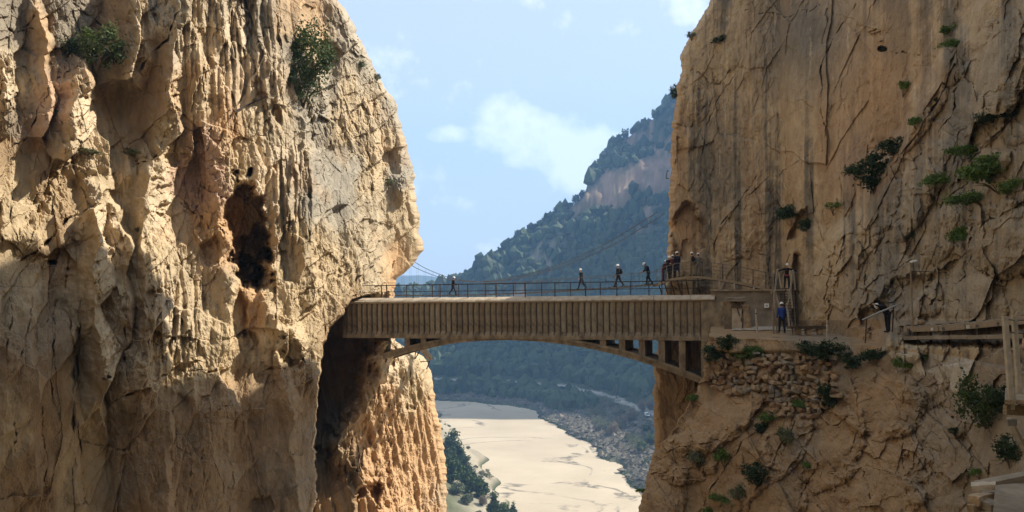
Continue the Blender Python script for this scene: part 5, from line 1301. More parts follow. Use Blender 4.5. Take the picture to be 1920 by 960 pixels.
bm = bmesh.new(); box(bm, P(1897, 792, 10.98) - o2, (.13, .03, .09)); bevel(bm, .008); obj('gusset_plate', bm, M['steel'], np_)
# lower stone ledge in the right corner: slabs and kerb
le = empty('stone_ledge', P(1850, 950, 17.0), label='low masonry ledge of grey slabs in the bottom right corner', cat='ledge')
o3 = le.location.copy()
for (pa, pb, w, h, mt, nm) in (((1836, 912, 17.6), (1990, 880, 18.4), .30, .16, 'concrete_grey', 'kerb'), ((1822, 913, 17.2), (1867, 911, 17.0), .36, .12, 'concrete_pale', 'slab'), ((1828, 935, 16.6), (1850, 938, 16.4), .5, .2, 'stone', 'stone'), ((1840, 926, 16.9), (1866, 925, 16.8), .42, .12, 'concrete_grey', 'slab'), ((1846, 950, 16.2), (1872, 948, 16.2), .44, .16, 'concrete_grey', 'slab'), ((1850, 975, 15.8), (1876, 972, 15.8), .44, .16, 'stone', 'stone'), ((1826, 952, 16.5), (1838, 953, 16.4), .5, .18, 'stone', 'stone')):
    bm = bmesh.new(); bar(bm, P(*pa) - o3, P(*pb) - o3, w, h); bmesh.ops.subdivide_edges(bm, edges=bm.edges[:], cuts=3)
    for v in bm.verts: v.co += Vector([rr.uniform(-.014, .014) for _ in range(3)])
    obj(nm, bm, M[mt], le)
bm = bmesh.new(); q = [P(1866, 918, 16.9), P(2100, 900, 17.5), P(2150, 1060, 13.2), P(1858, 1060, 13.2)]
f_ = bm.faces.new([bm.verts.new(Vector((v.x, v.y, -3.95)) - o3) for v in q]); bmesh.ops.subdivide_edges(bm, edges=bm.edges[:], cuts=12, use_grid_fill=True)
for v in bm.verts: v.co.z += rr.uniform(-.02, .02)
obj('paving', bm, M['concrete_grey'], le)

# ------------------------------------------------------------------ hanging footbridge behind the old one
SA, SB = P(1240, 532, 67.2), P(736, 553.5, 87.0)
sus = empty('suspension_footbridge', SA, label='slender cable footbridge hanging behind the old arch bridge', cat='footbridge')
dS = SB - SA; ux = Vector((dS.x, dS.y, 0)).normalized(); sd2 = Vector((-ux.y, ux.x, 0))
def deckp(t): return dS * t + Vector((0, 0, -.30 * 4 * t * (1 - t)))
NPL = 60; plm = None
for k in range(NPL):
    p = deckp((k + .5) / NPL)
    if plm is None:
        bm = bmesh.new(); box(bm, (0, 0, 0), (dS.length / NPL * .90, 1.15, .05)); o = obj('plank', bm, M['wood_dark'], sus); plm = o.data
    else: o = link('plank', plm, None, sus)
    o.location = p; o.rotation_euler = (0, 0, math.atan2(ux.y, ux.x))
def main_cable(t): # height above the first deck end
    c = [(0.0, 5.6), (.15, 3.6), (.30, 2.25), (.45, 1.45), (.60, 1.1), (.75, 1.55), (.88, 2.75), (1.0, 4.7)]
    return float(np.interp(t, [q[0] for q in c], [q[1] for q in c])) 
xs = np.linspace(0, 1, 61); ys = np.array([main_cable(t) for t in xs]); 
for _ in range(8): ys[1:-1] = (ys[:-2] + ys[1:-1] * 2 + ys[2:]) / 4
for s_ in (-.62, .62):
    pts = [deckp(t) * 1 + sd2 * s_ + Vector((0, 0, y)) for t, y in zip(xs, ys)]
    bm = bmesh.new(); tube(bm, pts, .032, 5); obj('main_cable', bm, M['cable'], sus)
    bm = bmesh.new(); tube(bm, [deckp(t) + sd2 * s_ + Vector((0, 0, 1.0)) for t in np.linspace(0, 1, 31)], .016, 5); obj('hand_cable', bm, M['cable'], sus)
    bm = bmesh.new(); tube(bm, [deckp(t) + sd2 * s_ + Vector((0, 0, -.05)) for t in np.linspace(0, 1, 31)], .03, 5); obj('deck_cable', bm, M['cable'], sus)
    for k in range(2, 60, 2):
        t = k / 60
        bm = bmesh.new(); tube(bm, [deckp(t) + sd2 * s_ + Vector((0, 0, -.05)), deckp(t) + sd2 * s_ + Vector((0, 0, ys[k]))], .007, 4); obj('hanger', bm, M['cable'], sus)
    for k in range(1, 13):
        t = k / 13
        bm = bmesh.new(); tube(bm, [deckp(t) + sd2 * s_ + Vector((0, 0, -.05)), deckp(t) + sd2 * s_ + Vector((0, 0, 1.05))], .026, 5); obj('railing_post', bm, M['cable'], sus)

# old timber flap on struts under the arch, on the sunlit buttress
fp_ = empty('timber_flap', P(795, 665, 79.0), label='tilted weathered plank deck on thin struts below the arch', cat='platform')
o4 = fp_.location.copy()
for k in range(3):
    a = P(788 + 5 * k, 655 - .5 * k, 78.6 - .4 * k) - o4; b_ = P(806 + 1.5 * k, 675 - 1.5 * k, 78.0 - .4 * k) - o4
    bm = bmesh.new(); bar(bm, a, b_, .30, .10); obj('plank', bm, M['wood'], fp_)
for (a, b_) in (((788, 656, 78.7), (779, 672, 79.2)), ((806, 676, 78.2), (800, 692, 78.8)), ((806, 677, 78.4), (788, 678, 79.2)), ((779, 660, 79), (776, 690, 79.4))):
    bm = bmesh.new(); bar(bm, P(*a) - o4, P(*b_) - o4, .07); obj('strut', bm, M['rust'], fp_)
# cable from the left cliff, and an iron bracket on the edge of the right one
cb = empty('rusty_cable', RL.pt(505, 182, .3), label='rusty bent rail lying across the sunlit left wall above the cave', cat='rail')
bm = bmesh.new(); tube(bm, [RL.pt(px, py, .22) - cb.location for px, py in ((500, 181), (480, 190), (460, 199), (440, 209))], .05, 5); obj('rail', bm, M['rust'], cb)
ib = empty('iron_bracket', P(1254, 327, 66.4), label='small iron bracket jutting out of the right cliff edge into the sky', cat='bracket')
for a, b_ in (((-.0, 0, .3), (-.12, 0, .28)), ((-.12, 0, .28), (-.22, 0, -.3)), ((-.22, 0, -.3), (.0, 0, -.33))):
    bm = bmesh.new(); bar(bm, a, b_, .05); obj('bar', bm, M['rust'], ib)

# ------------------------------------------------------------------ people
def cap(bm, p, q, r1, r2):
    """tapered capsule"""
    p, q = Vector(p), Vector(q); d = q - p; ln = d.length
    for c, r in ((p, r1), (q, r2)):
        bmesh.ops.create_icosphere(bm, subdivisions=2, radius=r, matrix=Matrix.Translation(c))
    if ln > 1e-5:
        bmesh.ops.create_cone(bm, cap_ends=True, segments=12, radius1=r1, radius2=r2, depth=ln, matrix=Matrix.Translation((p + q) / 2) @ d.to_track_quat('Z', 'Y').to_matrix().to_4x4())
def ell(bm, c, s, rot=None):
    m_ = Matrix.Translation(c)
    if rot is not None: m_ = m_ @ rot
    bmesh.ops.create_icosphere(bm, subdivisions=3, radius=1, matrix=m_ @ Matrix.Diagonal((*s, 1)))
def fused(bm, vox, name):
    """one continuous skin over overlapping pieces"""
    me = bpy.data.meshes.new(name); bm.to_mesh(me); bm.free()
    o = bpy.data.objects.new(name, me); COL.objects.link(o)
    md = o.modifiers.new('r', 'REMESH'); md.mode = 'VOXEL'; md.voxel_size = vox; md.use_smooth_shade = True
    ms = o.modifiers.new('s', 'SMOOTH'); ms.factor = .5; ms.iterations = 2
    dg = bpy.context.evaluated_depsgraph_get(); out_ = bpy.data.meshes.new_from_object(o.evaluated_get(dg))
    bpy.data.objects.remove(o); bpy.data.meshes.remove(me); out_.name = name
    return out_
def rx(v, a): return Matrix.Rotation(a, 3, 'X') @ v
def skeleton(p):
    """joints from the pose; faces -y, z up, feet at z about 0, height about 1.75 m"""
    J = {}
    lean = R(p.get('lean', 4)); hipz = .93
    hip = Vector((0, 0, 0))
    up = rx(Vector((0, 0, 1)), lean)
    J['pelvis'] = hip; J['waist'] = hip + up * .16; J['chest'] = hip + up * .40
    lean2 = lean + R(p.get('hunch', 4)); up2 = rx(Vector((0, 0, 1)), lean2)
    J['neck'] = J['chest'] + up2 * .14; hl = lean2 + R(p.get('nod', 0)); up3 = rx(Vector((0, 0, 1)), hl)
    J['head'] = J['neck'] + up3 * .19; J['headrot'] = Matrix.Rotation(hl, 4, 'X')
    for sd_, s in (('l', 1), ('r', -1)):
        h = hip + Vector((.095 * s, 0, -.03)); a = R(p.get('hip_' + sd_, 0)); kb = R(p.get('knee_' + sd_, 3)); ab = R(p.get('leg_out', 3)) * s
        def leg(v, ang): return Matrix.Rotation(-ab, 3, 'Y') @ rx(v, -ang) if False else Matrix.Rotation(-ab, 3, 'Y') @ Matrix.Rotation(-ang, 3, 'X') @ v
        k = h + leg(Vector((0, 0, -.43)), a); an = k + leg(Vector((0, 0, -.41)), a - kb)
        J['hip_' + sd_], J['knee_' + sd_], J['ank_' + sd_] = h, k, an
        J['toe_' + sd_] = an + leg(Vector((0, -.17, -.055)), max(-.4, (a - kb) * .5)); J['heel_' + sd_] = an + leg(Vector((0, .05, -.055)), (a - kb) * .5)
        sh = J['chest'] + up2 * .06 + Vector((.185 * s, 0, 0)); aa = R(p.get('arm_' + sd_, 0)); out_ = R(p.get('out_' + sd_, 8)) * s; eb = R(p.get('elb_' + sd_, 15))
        def arm(v, ang): return Matrix.Rotation(-out_, 3, 'Y') @ Matrix.Rotation(-ang, 3, 'X') @ v
        el = sh + arm(Vector((0, 0, -.29)), aa); wr = el + arm(Vector((0, 0, -.25)), aa + eb); hd = arm(Vector((0, 0, -1)), aa + eb); pn_ = arm(Vector((-s, 0, 0)), aa + eb); fw = arm(Vector((0, -1, 0)), aa + eb)
        J['sh_' + sd_], J['el_' + sd_], J['wr_' + sd_], J['hd_' + sd_], J['pn_' + sd_], J['fw_' + sd_] = sh, el, wr, hd, pn_, fw
    low = min(J['toe_l'].z, J['toe_r'].z, J['heel_l'].z, J['heel_r'].z) - .028
    for k, v in J.items():
        if isinstance(v, Vector) and k[:2] not in ('hd', 'pn', 'fw'): J[k] = v - Vector((0, 0, low))
    return J
PM = {}
def figure_meshes(key, p):
    if key in PM: return PM[key]
    J = skeleton(p); out_ = {}
    bm = bmesh.new()           # body: trunk, limbs, head with face, hands with five fingers
    cap(bm, J['pelvis'], J['waist'], .135, .125); cap(bm, J['waist'], J['chest'], .125, .14); cap(bm, J['chest'], J['neck'], .10, .055); cap(bm, J['neck'], J['head'], .052, .055)
    hr = J['headrot']
    def hp(x, y, z): return J['head'] + (hr.to_3x3() @ Vector((x, y, z)))
    ell(bm, hp(0, 0, .02), (.076, .095, .115), hr); ell(bm, hp(0, -.035, -.055), (.055, .06, .06), hr)
    cap(bm, hp(0, -.092, .015), hp(0, -.112, -.022), .010, .016); cap(bm, hp(-.022, -.088, -.055), hp(.022, -.088, -.055), .011, .011); cap(bm, hp(-.035, -.084, .03), hp(.035, -.084, .03), .012, .012)
    for s in (-1, 1): ell(bm, hp(.078 * s, .005, -.005), (.013, .024, .034), hr)
    for s in 'lr':
        cap(bm, J['sh_' + s], J['el_' + s], .054, .043); cap(bm, J['el_' + s], J['wr_' + s], .043, .028)
        cap(bm, J['hip_' + s], J['knee_' + s], .085, .058); cap(bm, J['knee_' + s], J['ank_' + s], .056, .038); cap(bm, J['heel_' + s], J['toe_' + s], .035, .032)
        w, d, n_, f_ = J['wr_' + s], J['hd_' + s], J['pn_' + s], J['fw_' + s]
        pa = w + d * .02; curl = .35 + .5 * p.get('grip', 0)
        for k, (o_, ln) in enumerate(((.030, .070), (.011, .080), (-.010, .074), (-.030, .058))):
            b0 = pa + f_ * o_ * .7; b1 = pa + d * .075 + f_ * o_
            cap(bm, b0, b1, .016, .012)
            b2 = b1 + (d * math.cos(curl * .6) + n_ * math.sin(curl * .6)) * ln * .5; b3 = b2 + (d * math.cos(curl * 1.6) + n_ * math.sin(curl * 1.6)) * ln * .5
            cap(bm, b1, b2, .0095, .009); cap(bm, b2, b3, .009, .0075)
        t1 = pa + d * .03 + f_ * .032; t2 = t1 + (d * .6 + f_ * .75 + n_ * .3).normalized() * .036; t3 = t2 + (d * .85 + f_ * .2 + n_ * .45).normalized() * .03
        cap(bm, pa + f_ * .015, t1, .016, .013); cap(bm, t1, t2, .013, .010); cap(bm, t2, t3, .010, .008)
    out_['body'] = fused(bm, .0115, 'body')
    bm = bmesh.new()           # jacket
    cap(bm, J['pelvis'] + Vector((0, 0, -.03 if not p.get('coat') else -.30)), J['waist'], .155 if not p.get('coat') else .19, .15); cap(bm, J['waist'], J['chest'], .15, .168)
    cap(bm, J['chest'], J['neck'] - Vector((0, 0, .045)), .13, .085); cap(bm, J['sh_l'], J['sh_r'], .075, .075)
    for s in 'lr':
        cap(bm, J['sh_' + s], J['el_' + s], .074, .060); cap(bm, J['el_' + s], J['wr_' + s] - J['hd_' + s] * .015, .060, .044)
    out_['jacket'] = fused(bm, .02, 'jacket')
    bm = bmesh.new()           # trousers
    cap(bm, J['hip_l'], J['hip_r'], .115, .115); cap(bm, J['pelvis'], J['waist'] - Vector((0, 0, .08)), .14, .135)
    for s in 'lr':
        cap(bm, J['hip_' + s], J['knee_' + s], .104, .078); cap(bm, J['knee_' + s], J['ank_' + s] + Vector((0, 0, .02)), .078, .062)
    out_['trousers'] = fused(bm, .02, 'trousers')
    bt = []
    for s in 'lr':
        bm = bmesh.new(); cap(bm, J['heel_' + s] + Vector((0, 0, .004)), J['toe_' + s] + Vector((0, 0, .002)), .046, .040); cap(bm, J['ank_' + s], J['ank_' + s] + Vector((0, 0, .08)), .056, .056)
        bt.append(fused(bm, .018, 'boot'))
    out_['boots'] = bt
    # helmet: dome with a short brim
    bm = bmesh.new(); bmesh.ops.create_uvsphere(bm, u_segments=20, v_segments=12, radius=1, matrix=Matrix.Translation(hp(0, 0, .05)) @ hr @ Matrix.Diagonal((.112, .132, .108, 1)))
    c0 = hp(0, 0, .03); nrm = hr.to_3x3() @ Vector((0, 0, 1))
    bmesh.ops.bisect_plane(bm, geom=bm.verts[:] + bm.edges[:] + bm.faces[:], plane_co=c0, plane_no=nrm, clear_inner=True)
    bmesh.ops.contextual_create(bm, geom=[e for e in bm.edges if e.is_boundary])
    bmesh.ops.create_cone(bm, cap_ends=True, segments=20, radius1=.135, radius2=.118, depth=.02, matrix=Matrix.Translation(hp(0, -.012, .035)) @ hr @ Matrix.Diagonal((.9, 1.06, 1, 1)))
    out_['helmet'] = bpy.data.meshes.new('helmet'); bm.to_mesh(out_['helmet']); bm.free()
    bm = bmesh.new(); ell(bm, hp(0, .022, -.01), (.080, .085, .10), hr); out_['hair'] = bpy.data.meshes.new('hair'); bm.to_mesh(out_['hair']); bm.free()
    bm = bmesh.new()
    for s in (-1, 1): ell(bm, hp(.030 * s, -.088, .012), (.011, .008, .008), hr)
    out_['eyes'] = bpy.data.meshes.new('eyes'); bm.to_mesh(out_['eyes']); bm.free()
    out_['J'] = J
    PM[key] = out_
    return out_
def person(pose_key, pose, foot, heading, height, label, jacket, trousers, helmet='white', group=None):
    """foot: world point under the feet; heading 0 faces the camera, + turns to its left"""
    fm = figure_meshes(pose_key, pose)
    o = empty('person', foot, (0, 0, R(heading)), label=label, cat='person', group=group)
    k = height / 1.75; o.scale = (k, k, k)
    for nm, mt in (('body', 'skin'), ('jacket', jacket), ('trousers', trousers), ('helmet', helmet), ('hair', 'hair'), ('eyes', 'black_cloth')):
        me = fm[nm]
        c = link(nm, me, None, o)
        if not len(me.materials): me.materials.append(None)
        c.material_slots[0].link = 'OBJECT'; c.material_slots[0].material = M[mt]
    for me in fm['boots']:
        c = link('boot', me, None, o)
        if not len(me.materials): me.materials.append(M['boot'])
    return o, fm['J'], k
def backpack(o, J, k, label, m_='black_cloth'):
    e = empty('backpack', o.matrix_basis @ (J['chest'] + Vector((0, .02, -.02))), o.rotation_euler, label=label, cat='backpack')
    e.scale = (k, k, k)
    tilt = Matrix.Rotation(math.atan2(-(J['chest'] - J['waist']).y, (J['chest'] - J['waist']).z), 4, 'X')
    bm = bmesh.new(); ell(bm, (0, .22, -.06), (.15, .11, .24), tilt); ell(bm, (0, .29, -.14), (.11, .07, .12), tilt)
    link('bag', fused(bm, .02, 'bag'), M[m_], e)
    for s in (-1, 1):
        bm = bmesh.new(); tube(bm, [(.10 * s, .17, .10), (.12 * s, .04, .17), (.12 * s, -.15, .08), (.12 * s, -.13, -.12), (.12 * s, .12, -.24)], .018, 6); obj('strap', bm, M[m_], e)
WALK = dict(hip_l=24, knee_l=8, hip_r=-18, knee_r=16, arm_l=-20, arm_r=18, elb_l=20, elb_r=25, lean=5)
WALK2 = dict(hip_l=-16, knee_l=22, hip_r=18, knee_r=4, arm_l=22, arm_r=-28, elb_l=30, elb_r=45, out_r=24, lean=7)
STAND = dict(arm_l=12, arm_r=8, elb_l=40, elb_r=55, lean=3)
LEANF = dict(hip_l=20, knee_l=16, hip_r=-14, knee_r=22, arm_l=26, arm_r=20, elb_l=40, elb_r=40, lean=18, hunch=14, nod=10)
RAIL = dict(arm_l=48, arm_r=42, elb_l=40, elb_r=48, lean=12, hunch=8, grip=1)
SPREAD = dict(arm_l=5, arm_r=5, out_l=72, out_r=72, elb_l=6, elb_r=6, lean=8, hip_l=18, knee_l=26, grip=1)
BEND = dict(lean=46, hunch=24, nod=14, arm_l=95, arm_r=80, elb_l=14, elb_r=24, grip=1, hip_l=4, hip_r=-6, knee_l=4)
RELAX = dict(arm_l=2, arm_r=4, elb_l=16, elb_r=18, lean=2, hip_l=6, hip_r=-5)
g = 'walkers on the cable footbridge'
def onsus(px):
    best = None
    for t in np.linspace(0, 1, 400):
        p = SA + deckp(t)
        x = 960 + p.x / p.y * F
        if best is None or abs(x - px) < best[0]: best = (abs(x - px), p)
    return best[1] + Vector((0, 0, .03))
person('walk', WALK, onsus(849), 100, 1.72, 'walker in black with white helmet striding alone at left end of footbridge', 'black_cloth', 'black_cloth', group=g)
person('walk2', WALK2, onsus(1090), -62, 1.72, 'walker in dark jacket with elbow out, middle of the cable footbridge', 'black_cloth', 'navy_cloth', group=g)
o, J, k = person('leanw', dict(WALK2, lean=4, arm_r=-5, elb_r=30), onsus(1160), -75, 1.80, 'walker with black backpack nearly above the first arch opening', 'black_cloth', 'dark_jean', group=g)
backpack(o, J, k, 'black backpack worn by the walker on the footbridge')
person('leanf', LEANF, onsus(1216), -80, 1.80, 'walker stooping forward on the footbridge just before the balcony', 'navy_cloth', 'dark_jean', group=g)
g = 'people waiting on the curved balcony'
def onbal(px, dy=.35, t0=0):
    best = None
    for t in np.linspace(0, 6, 600):
        p = bf(t) + Vector((0, dy, 0))
        x = 960 + p.x / p.y * F
        if best is None or abs(x - px) < best[0]: best = (abs(x - px), p)
    return best[1] + Vector((0, 0, .012))
person('rail', RAIL, onbal(1244, .35), 55, 1.55, 'shorter person in maroon at the outer tip of the balcony', 'maroon_cloth', 'maroon_cloth', group=g)
person('rail', RAIL, onbal(1252, .5), 25, 1.74, 'person in black behind the front railing, second on the balcony', 'black_cloth', 'black_cloth', group=g)
person('stand', STAND, onbal(1261, .75), 150, 1.70, 'person in dark maroon half hidden between two taller ones', 'maroon_cloth', 'black_cloth', group=g)
person('coat', dict(RELAX, coat=1), onbal(1270, .40), 200, 1.86, 'tallest balcony person in long navy coat with back turned', 'navy_cloth', 'navy_cloth', group=g)
o, J, k = person('relax', RELAX, onbal(1297.5, .5), 185, 1.72, 'person in tan clothes with dark backpack on the balcony', 'tan_cloth', 'tan_cloth', group=g)
backpack(o, J, k, 'dark backpack on the person in tan on the balcony', 'black_cloth')
person('stand', STAND, onbal(1309, .7), 160, 1.66, 'person in grey behind the balcony mesh beside the one in tan', 'grey_cloth', 'grey_cloth', group=g)
o, J, k = person('spread', SPREAD, P(1475, 541, 59.7), 0, 1.70, 'person in black descending the timber stair with arms spread on handrails', 'black_cloth', 'black_cloth')
bm = bmesh.new(); bmesh.ops.create_cone(bm, cap_ends=True, segments=16, radius1=.168, radius2=.168, depth=.08, matrix=Matrix.Translation(J['pelvis'] + Vector((0, -.01, .0)))); obj('waistband', bm, M['red_cloth'], o)
person('relax', RELAX, ground(1466, 624), 180, 1.80, 'person in bright blue jacket on the path at the foot of the stair', 'blue_cloth', 'black_cloth')
o, J, k = person('bend', BEND, P(1664, 623, min(RR.at(1655, 606), RR.at(1664, 620), RR.at(1640, 600)) - .7), -72, 1.74, 'person in black bending over a pale rail at the boulder edge', 'black_cloth', 'black_cloth')
YB = min(RR.at(1655, 606), RR.at(1664, 620), RR.at(1640, 600)) - 1.2
pb = empty('pale_rail', P(1617, 600, YB), label='slanting pale handrail pole crossing in front of the bending person', cat='pole')
a = P(1617, 601, YB); b_ = P(1680, 574, YB - .6)
bm = bmesh.new(); tube(bm, [(0, 0, 0), (b_ - a) * .5 + Vector((0, 0, .02)), b_ - a], .05, 6); obj('shaft', bm, M['steel'], pb)
bm = bmesh.new(); tube(bm, [(b_ - a) * .97, (b_ - a) * 1.15 + Vector((0, 0, .06))], .02, 5); obj('tip', bm, M['steel'], pb)
for px_, fr in ((1627, .13), (1676, .93)):
    top = (b_ - a) * fr; bm = bmesh.new(); tube(bm, [top, top + Vector((.05, .3, -1.15 - .5 * fr))], .03, 5); obj('post', bm, M['rust'], pb)
o, J, k = person('relax', RELAX, P(1966, 752, 11.9), 180, 1.72, 'dark figure cut off by the right border on the near platform', 'black_cloth', 'black_cloth')
backpack(o, J, k, 'dark backpack at the right border above the near platform', 'maroon_cloth')

# ------------------------------------------------------------------ small white van among the bare trees
for Y in np.arange(300, 640, 1.0):
    p = P(1213, 783, float(Y))
    if p.z <= tz(p.x, p.y): break
van = empty('van', (p.x, p.y, tz(p.x, p.y) + .1), (0, 0, R(8)), label='tiny white van parked among bare trees on the far bank', cat='van')
bm = bmesh.new(); extrude_profile(bm, [(-2.2, .45), (-2.25, 1.0), (-1.6, 1.2), (-1.0, 2.05), (2.2, 2.1), (2.3, .45)], -.95, .95); bmesh.ops.recalc_face_normals(bm, faces=bm.faces[:]); bevel(bm, .06, 2); obj('body', bm, M['white'], van)
bm = bmesh.new(); f_ = [bm.verts.new(v) for v in ((-.82, -1.56, 1.28), (.82, -1.56, 1.28), (.76, -1.06, 2.0), (-.76, -1.06, 2.0))]; bm.faces.new(f_); bmesh.ops.solidify(bm, geom=bm.faces[:], thickness=.03); bmesh.ops.translate(bm, verts=bm.verts[:], vec=(0, -.05, .03)); obj('windscreen', bm, M['glass_dark'], van)
for x in (-.85, .85):
    for y in (-1.4, 1.4):
        bm = bmesh.new(); bmesh.ops.create_cone(bm, cap_ends=True, segments=14, radius1=.38, radius2=.38, depth=.24, matrix=Matrix.Translation((x, y, .38)) @ Matrix.Rotation(R(90), 4, 'Y')); obj('wheel', bm, M['boot'], van)
    bm = bmesh.new(); box(bm, (x * .8, -2.24, .82), (.28, .06, .16)); obj('headlight', bm, M['steel'], van)
bm = bmesh.new(); box(bm, (0, -2.25, .55), (1.7, .1, .2)); obj('bumper', bm, M['boot'], van)

# ------------------------------------------------------------------ dry stone wall below the path
dsw = empty('dry_stone_wall', RR.pt(1460, 720, 0), label='tumbled dry stone wall of brown stones below the path ledge', cat='wall')
o5 = dsw.location.copy()
st_me = []
for v in range(9):
    r2 = random.Random(70 + v); bm = bmesh.new()
    for _ in range(15):
        q = Vector((r2.uniform(-.5, .5), r2.uniform(-.5, .5), r2.uniform(-.5, .5))); q = q / max(abs(q.x), abs(q.y), abs(q.z)) * .5 * r2.uniform(.82, 1.0)
        bm.verts.new(q)
    bmesh.ops.convex_hull(bm, input=bm.verts[:]); bmesh.ops.delete(bm, geom=[w for w in bm.verts if not w.link_faces], context='VERTS')
    me = bpy.data.meshes.new('stone'); bm.to_mesh(me); bm.free(); me.materials.append(M['stone']); st_me.append(me)
STM = [mat('stone_ochre', (.36, .255, .15), .92, .25, 3, .03), mat('stone_grey', (.27, .225, .165), .92, .25, 3, .03), mat('stone_brown', (.28, .18, .10), .92, .25, 3, .03)]
ns = 0; placed = []
py = 666.0; row = 0
def wall_span(py):   # left and right limits of the masonry in each course
    return (np.interp(py, [660, 690, 730, 752, 790, 806], [1345, 1335, 1330, 1420, 1440, 1450]), np.interp(py, [660, 700, 740, 770, 790, 806], [1562, 1562, 1560, 1545, 1490, 1450]))
while py < 782 and ns < 298:
    a, b_ = wall_span(py); px = a + rng.uniform(0, 8)
    rh = rng.uniform(6.5, 11)
    while px < b_ and ns < 298:
        w = rng.uniform(7, 24) * (1.0 if px > 1440 else .8)
        tumbled = px < 1440
        yy = py + rng.uniform(-2, 2) * (2.4 if tumbled else 1)
        if not (1380 < px < 1425 and 735 < yy): 
            Dq = RR.at(px + w / 2, yy); sc2 = Dq / F
            o = link('stone', st_me[rng.randrange(9)], None, dsw)
            o.location = P(px + w / 2, yy, Dq - .22) - o5
            o.scale = (w * sc2 * 1.02, .6, rh * sc2 * rng.uniform(1.0, 1.25))
            o.rotation_euler = (rng.uniform(-.3, .3), (rng.uniform(-.5, .5) if tumbled else rng.uniform(-.14, .14)), rng.uniform(-.3, .3))
            o.material_slots[0].link = 'OBJECT'; o.material_slots[0].material = STM[rng.choice([0, 0, 1, 2, 2])]
            ns += 1
        px += w + rng.uniform(.5, 2)
    py += rh * .95; row += 1

# ------------------------------------------------------------------ loose boulders by the path
for (px, py, w, h, lab) in ((1384, 653, 46, 26, 'tan boulder half buried in greenery under the end of the path'), (1350, 652, 16, 13, 'small pale rounded boulder left of the greenery'), (1455, 634, 16, 7, 'small dark stone lying on the gravel path by the stair'), (1728, 605, 16, 12, 'rounded grey boulder behind the start of the boardwalk')):
    Dq = RR.at(px, py); s_ = Dq / F
    bm = bmesh.new(); bmesh.ops.create_icosphere(bm, subdivisions=3, radius=.5)
    r2 = random.Random(px)
    pl_ = [(Vector((r2.gauss(0, 1), r2.gauss(0, 1), r2.gauss(0, 1))).normalized(), r2.uniform(.32, .45)) for _ in range(12)]
    for v in bm.verts:
        for n_, d_ in pl_:
            e = v.co.dot(n_) - d_
            if e > 0: v.co -= n_ * e * .85
    o = obj('boulder', bm, STM[0] if px != 1455 else STM[1]); o.location = P(px, py, Dq - .1); o.scale = (w * s_, w * s_ * .8, h * s_)
    tag(o, lab, 'boulder')

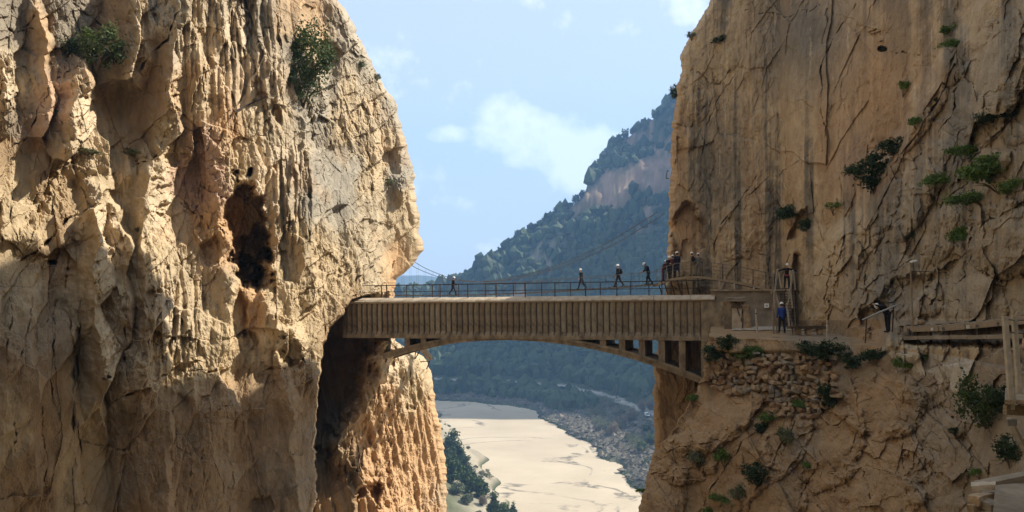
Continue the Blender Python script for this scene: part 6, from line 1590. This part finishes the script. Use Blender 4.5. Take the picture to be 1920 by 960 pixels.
# ------------------------------------------------------------------ shrubs and herbs on the rock
SHR = [  # px, py of the foot; width px; kind; label; wall; height factor
 (182, 124, 96, 'bush', 'bright green bush on the shaded left wall, high up', RL, .9), (128, 104, 60, 'dark', 'dark shrub in the hollow just left of the bright green bush', RL, .8),
 (570, 194, 92, 'tallbush', 'tall green bush in the niche near the top of left wall', RL, 1.05), (543, 160, 46, 'dark', 'shaded shrub against the niche wall left of the tall bush', RL, 1.3),
 (728, 348, 22, 'dry', 'small grey green tuft on the sunny edge of the left wall', RL, 1), (675, 132, 24, 'dry', 'dry tuft on the upper outline of the left wall', RL, 1), (706, 150, 18, 'dry', 'little dry tuft poking out of the left skyline', RL, 1),
 (165, 290, 40, 'dry', 'withered tuft in the crack under the bright bush', RL, .4), (255, 300, 52, 'dry', 'pale yellow green tuft on the ledge left of the cave', RL, .5), (106, 213, 14, 'tuft', 'tiny green sprig in a diagonal crack of a pinkish slab', RL, 1), (258, 434, 12, 'dry', 'tiny dark sprig on the smooth shaded slab', RL, 1), (98, 496, 26, 'dark', 'dark little shrub in a hole of the shaded left wall', RL, .6),
 (450, 498, 70, 'dry', 'dry scrub on the floor of the cave', RL, .5),
 (1268, 184, 26, 'dark', 'dark bush on the very edge of the right cliff against the sky', RR, 1.5), (1350, 80, 36, 'dark', 'low dark shrub near the top of the right cliff edge', RR, .5), (1297, 74, 22, 'dry', 'pale tuft on the upper outline of the right cliff', RR, 1),
 (1640, 356, 104, 'dark', 'largest dark bush in the diagonal cleft of the right wall', RR, .95), (1678, 290, 70, 'dark', 'dark shrub just above the largest cleft bush', RR, .7), (1605, 330, 50, 'dark', 'small shrub on the left flank of the largest cleft bush', RR, .7), (1482, 420, 70, 'spread', 'wind bent shrub sticking out of the orange wall above the stair', RR, 1.2), (1512, 432, 36, 'dark', 'dark shrub under the wind bent one', RR, 1), (1564, 398, 44, 'tuft', 'green tuft at the lower end of the cleft', RR, 1),
 (1694, 176, 30, 'tuft', 'green clump where the cleft meets the orange wall', RR, 1.6), (1785, 96, 40, 'herb', 'leafy patch at the head of the diagonal cleft', RR, 1.2), (1782, 64, 40, 'tuft', 'uppermost green tuft on the right wall', RR, .8), (1718, 240, 30, 'tuft', 'fresh tuft halfway along the slab edge', RR, 1.4), (1870, 238, 92, 'spread', 'broad dark shrub under the overhang near the right border', RR, 1), (1905, 222, 50, 'dark', 'dark shrub cut by the right border', RR, 1), (1810, 300, 60, 'herb', 'green herbs between boulders in the upper right', RR, 1), (1755, 355, 50, 'herb', 'herb strip between two slabs right of the cleft', RR, 1.3),
 (1870, 352, 120, 'herb', 'widest bright herb bank above the round boulder', RR, 1.1), (1905, 372, 70, 'herb', 'bright herbs at the right border above the round boulder', RR, 1.2), (1820, 392, 70, 'herb', 'herbs left of the round boulder top', RR, 1), (1808, 462, 50, 'herb', 'green trickle of herbs left of the round boulder', RR, 1.6), (1706, 452, 26, 'tuft', 'lone green tuft on the leaning slabs', RR, 1.4), (1660, 95, 18, 'dark', 'small dark shrub in the hole of the orange wall', RR, .8), (1757, 190, 12, 'dark', 'round dark sprig on the upper grey slab', RR, 1),
 (1366, 656, 46, 'dark', 'dark leafy shrub at the left end of the path', RR, .9), (1345, 676, 56, 'dark', 'dark shrub hugging the bridge pier', RR, .9), (1382, 682, 52, 'tuft', 'green shrub under the tan boulder', RR, 1.1), (1416, 672, 44, 'herb', 'bright herbs at the top of the tumbled stones', RR, 1.2), (1520, 670, 74, 'dark', 'dark bush overhanging the path edge in front of the bench', RR, .62), (1565, 680, 84, 'dark', 'biggest dark bush on the path edge', RR, .75), (1640, 684, 64, 'spread', 'low dark bush right of the biggest path edge bush', RR, 1.1), (1600, 690, 44, 'dark', 'shrub filling the gap between two path edge bushes', RR, .8), (1700, 697, 46, 'herb', 'green herbs on the boulder below the boardwalk start', RR, 1.4), (1735, 676, 20, 'tuft', 'small tuft beside the boardwalk wall bracket', RR, 1.2),
 (1556, 762, 40, 'dark', 'tall shrub hanging down at the right end of the stone wall', RR, 1.7), (1500, 766, 36, 'herb', 'green herbs among the lower stones of the dry wall', RR, 1), (1440, 792, 40, 'tuft', 'tuft below the foot of the dry wall', RR, .9), (1300, 756, 30, 'tuft', 'green tuft in the corner under the arch foot', RR, 1), (1470, 830, 40, 'dry', 'scrub in the crack right of the smooth boulder', RR, 1), (1430, 812, 30, 'dark', 'small dark shrub beside the vertical crack', RR, 1), (1357, 872, 34, 'tuft', 'green tuft in a crevice of the brown boulders', RR, 1.6), (1310, 876, 40, 'dry', 'ragged scrub between the two lowest boulders', RR, 1.2), (1418, 906, 54, 'dark', 'dark shrub in the middle of the lower rocks', RR, 1.1), (1350, 948, 44, 'herb', 'herbs near the bottom below the boulders', RR, 1), (1385, 935, 40, 'dry', 'dry scrub right of the bottom herbs', RR, 1), (1202, 926, 20, 'tuft', 'tuft on the lowest left corner of the right rock', RR, 1), (1330, 965, 26, 'tuft', 'tuft at the bottom edge of the picture', RR, 1), (1510, 880, 30, 'tuft', 'sprig in the long crack of the lower rock face', RR, 1),
 (1850, 800, 100, 'bush', 'large loose shrub beside the white posts', RR, 1.1), (1880, 770, 60, 'dark', 'dark top shoots behind the white posts', RR, 1.2), (1895, 872, 90, 'dark', 'dark shrub above the stone ledge at lower right', RR, .9), (1836, 896, 30, 'tuft', 'bright green tuft at the end of the stone ledge', RR, 1.2), (1790, 812, 24, 'dark', 'small dark shrub in a dark hole of the lower right wall', RR, .7),
]
VSZ = {k: v[4] for k, v in KINDS_.items()}
for i, (px, py, w, kind, lab, rel, hf) in enumerate(SHR):
    Dq = rel.at(px, py); sc3 = w / F * Dq / VSZ[kind][0]
    if kind == 'herb': sc3 *= 1.3
    big_ = lab.startswith(('large loose', 'bright green bush', 'tall green'))
    p = P(px, py, Dq - (.15 * sc3 if not lab.startswith('bright green bush') else 1.6))
    plant('shrub', kind, p, sc3, lab, 'shrub', None, rng.uniform(0, 6), 1.0, hf, (R(14), 0), i % 3 if not big_ else 0)
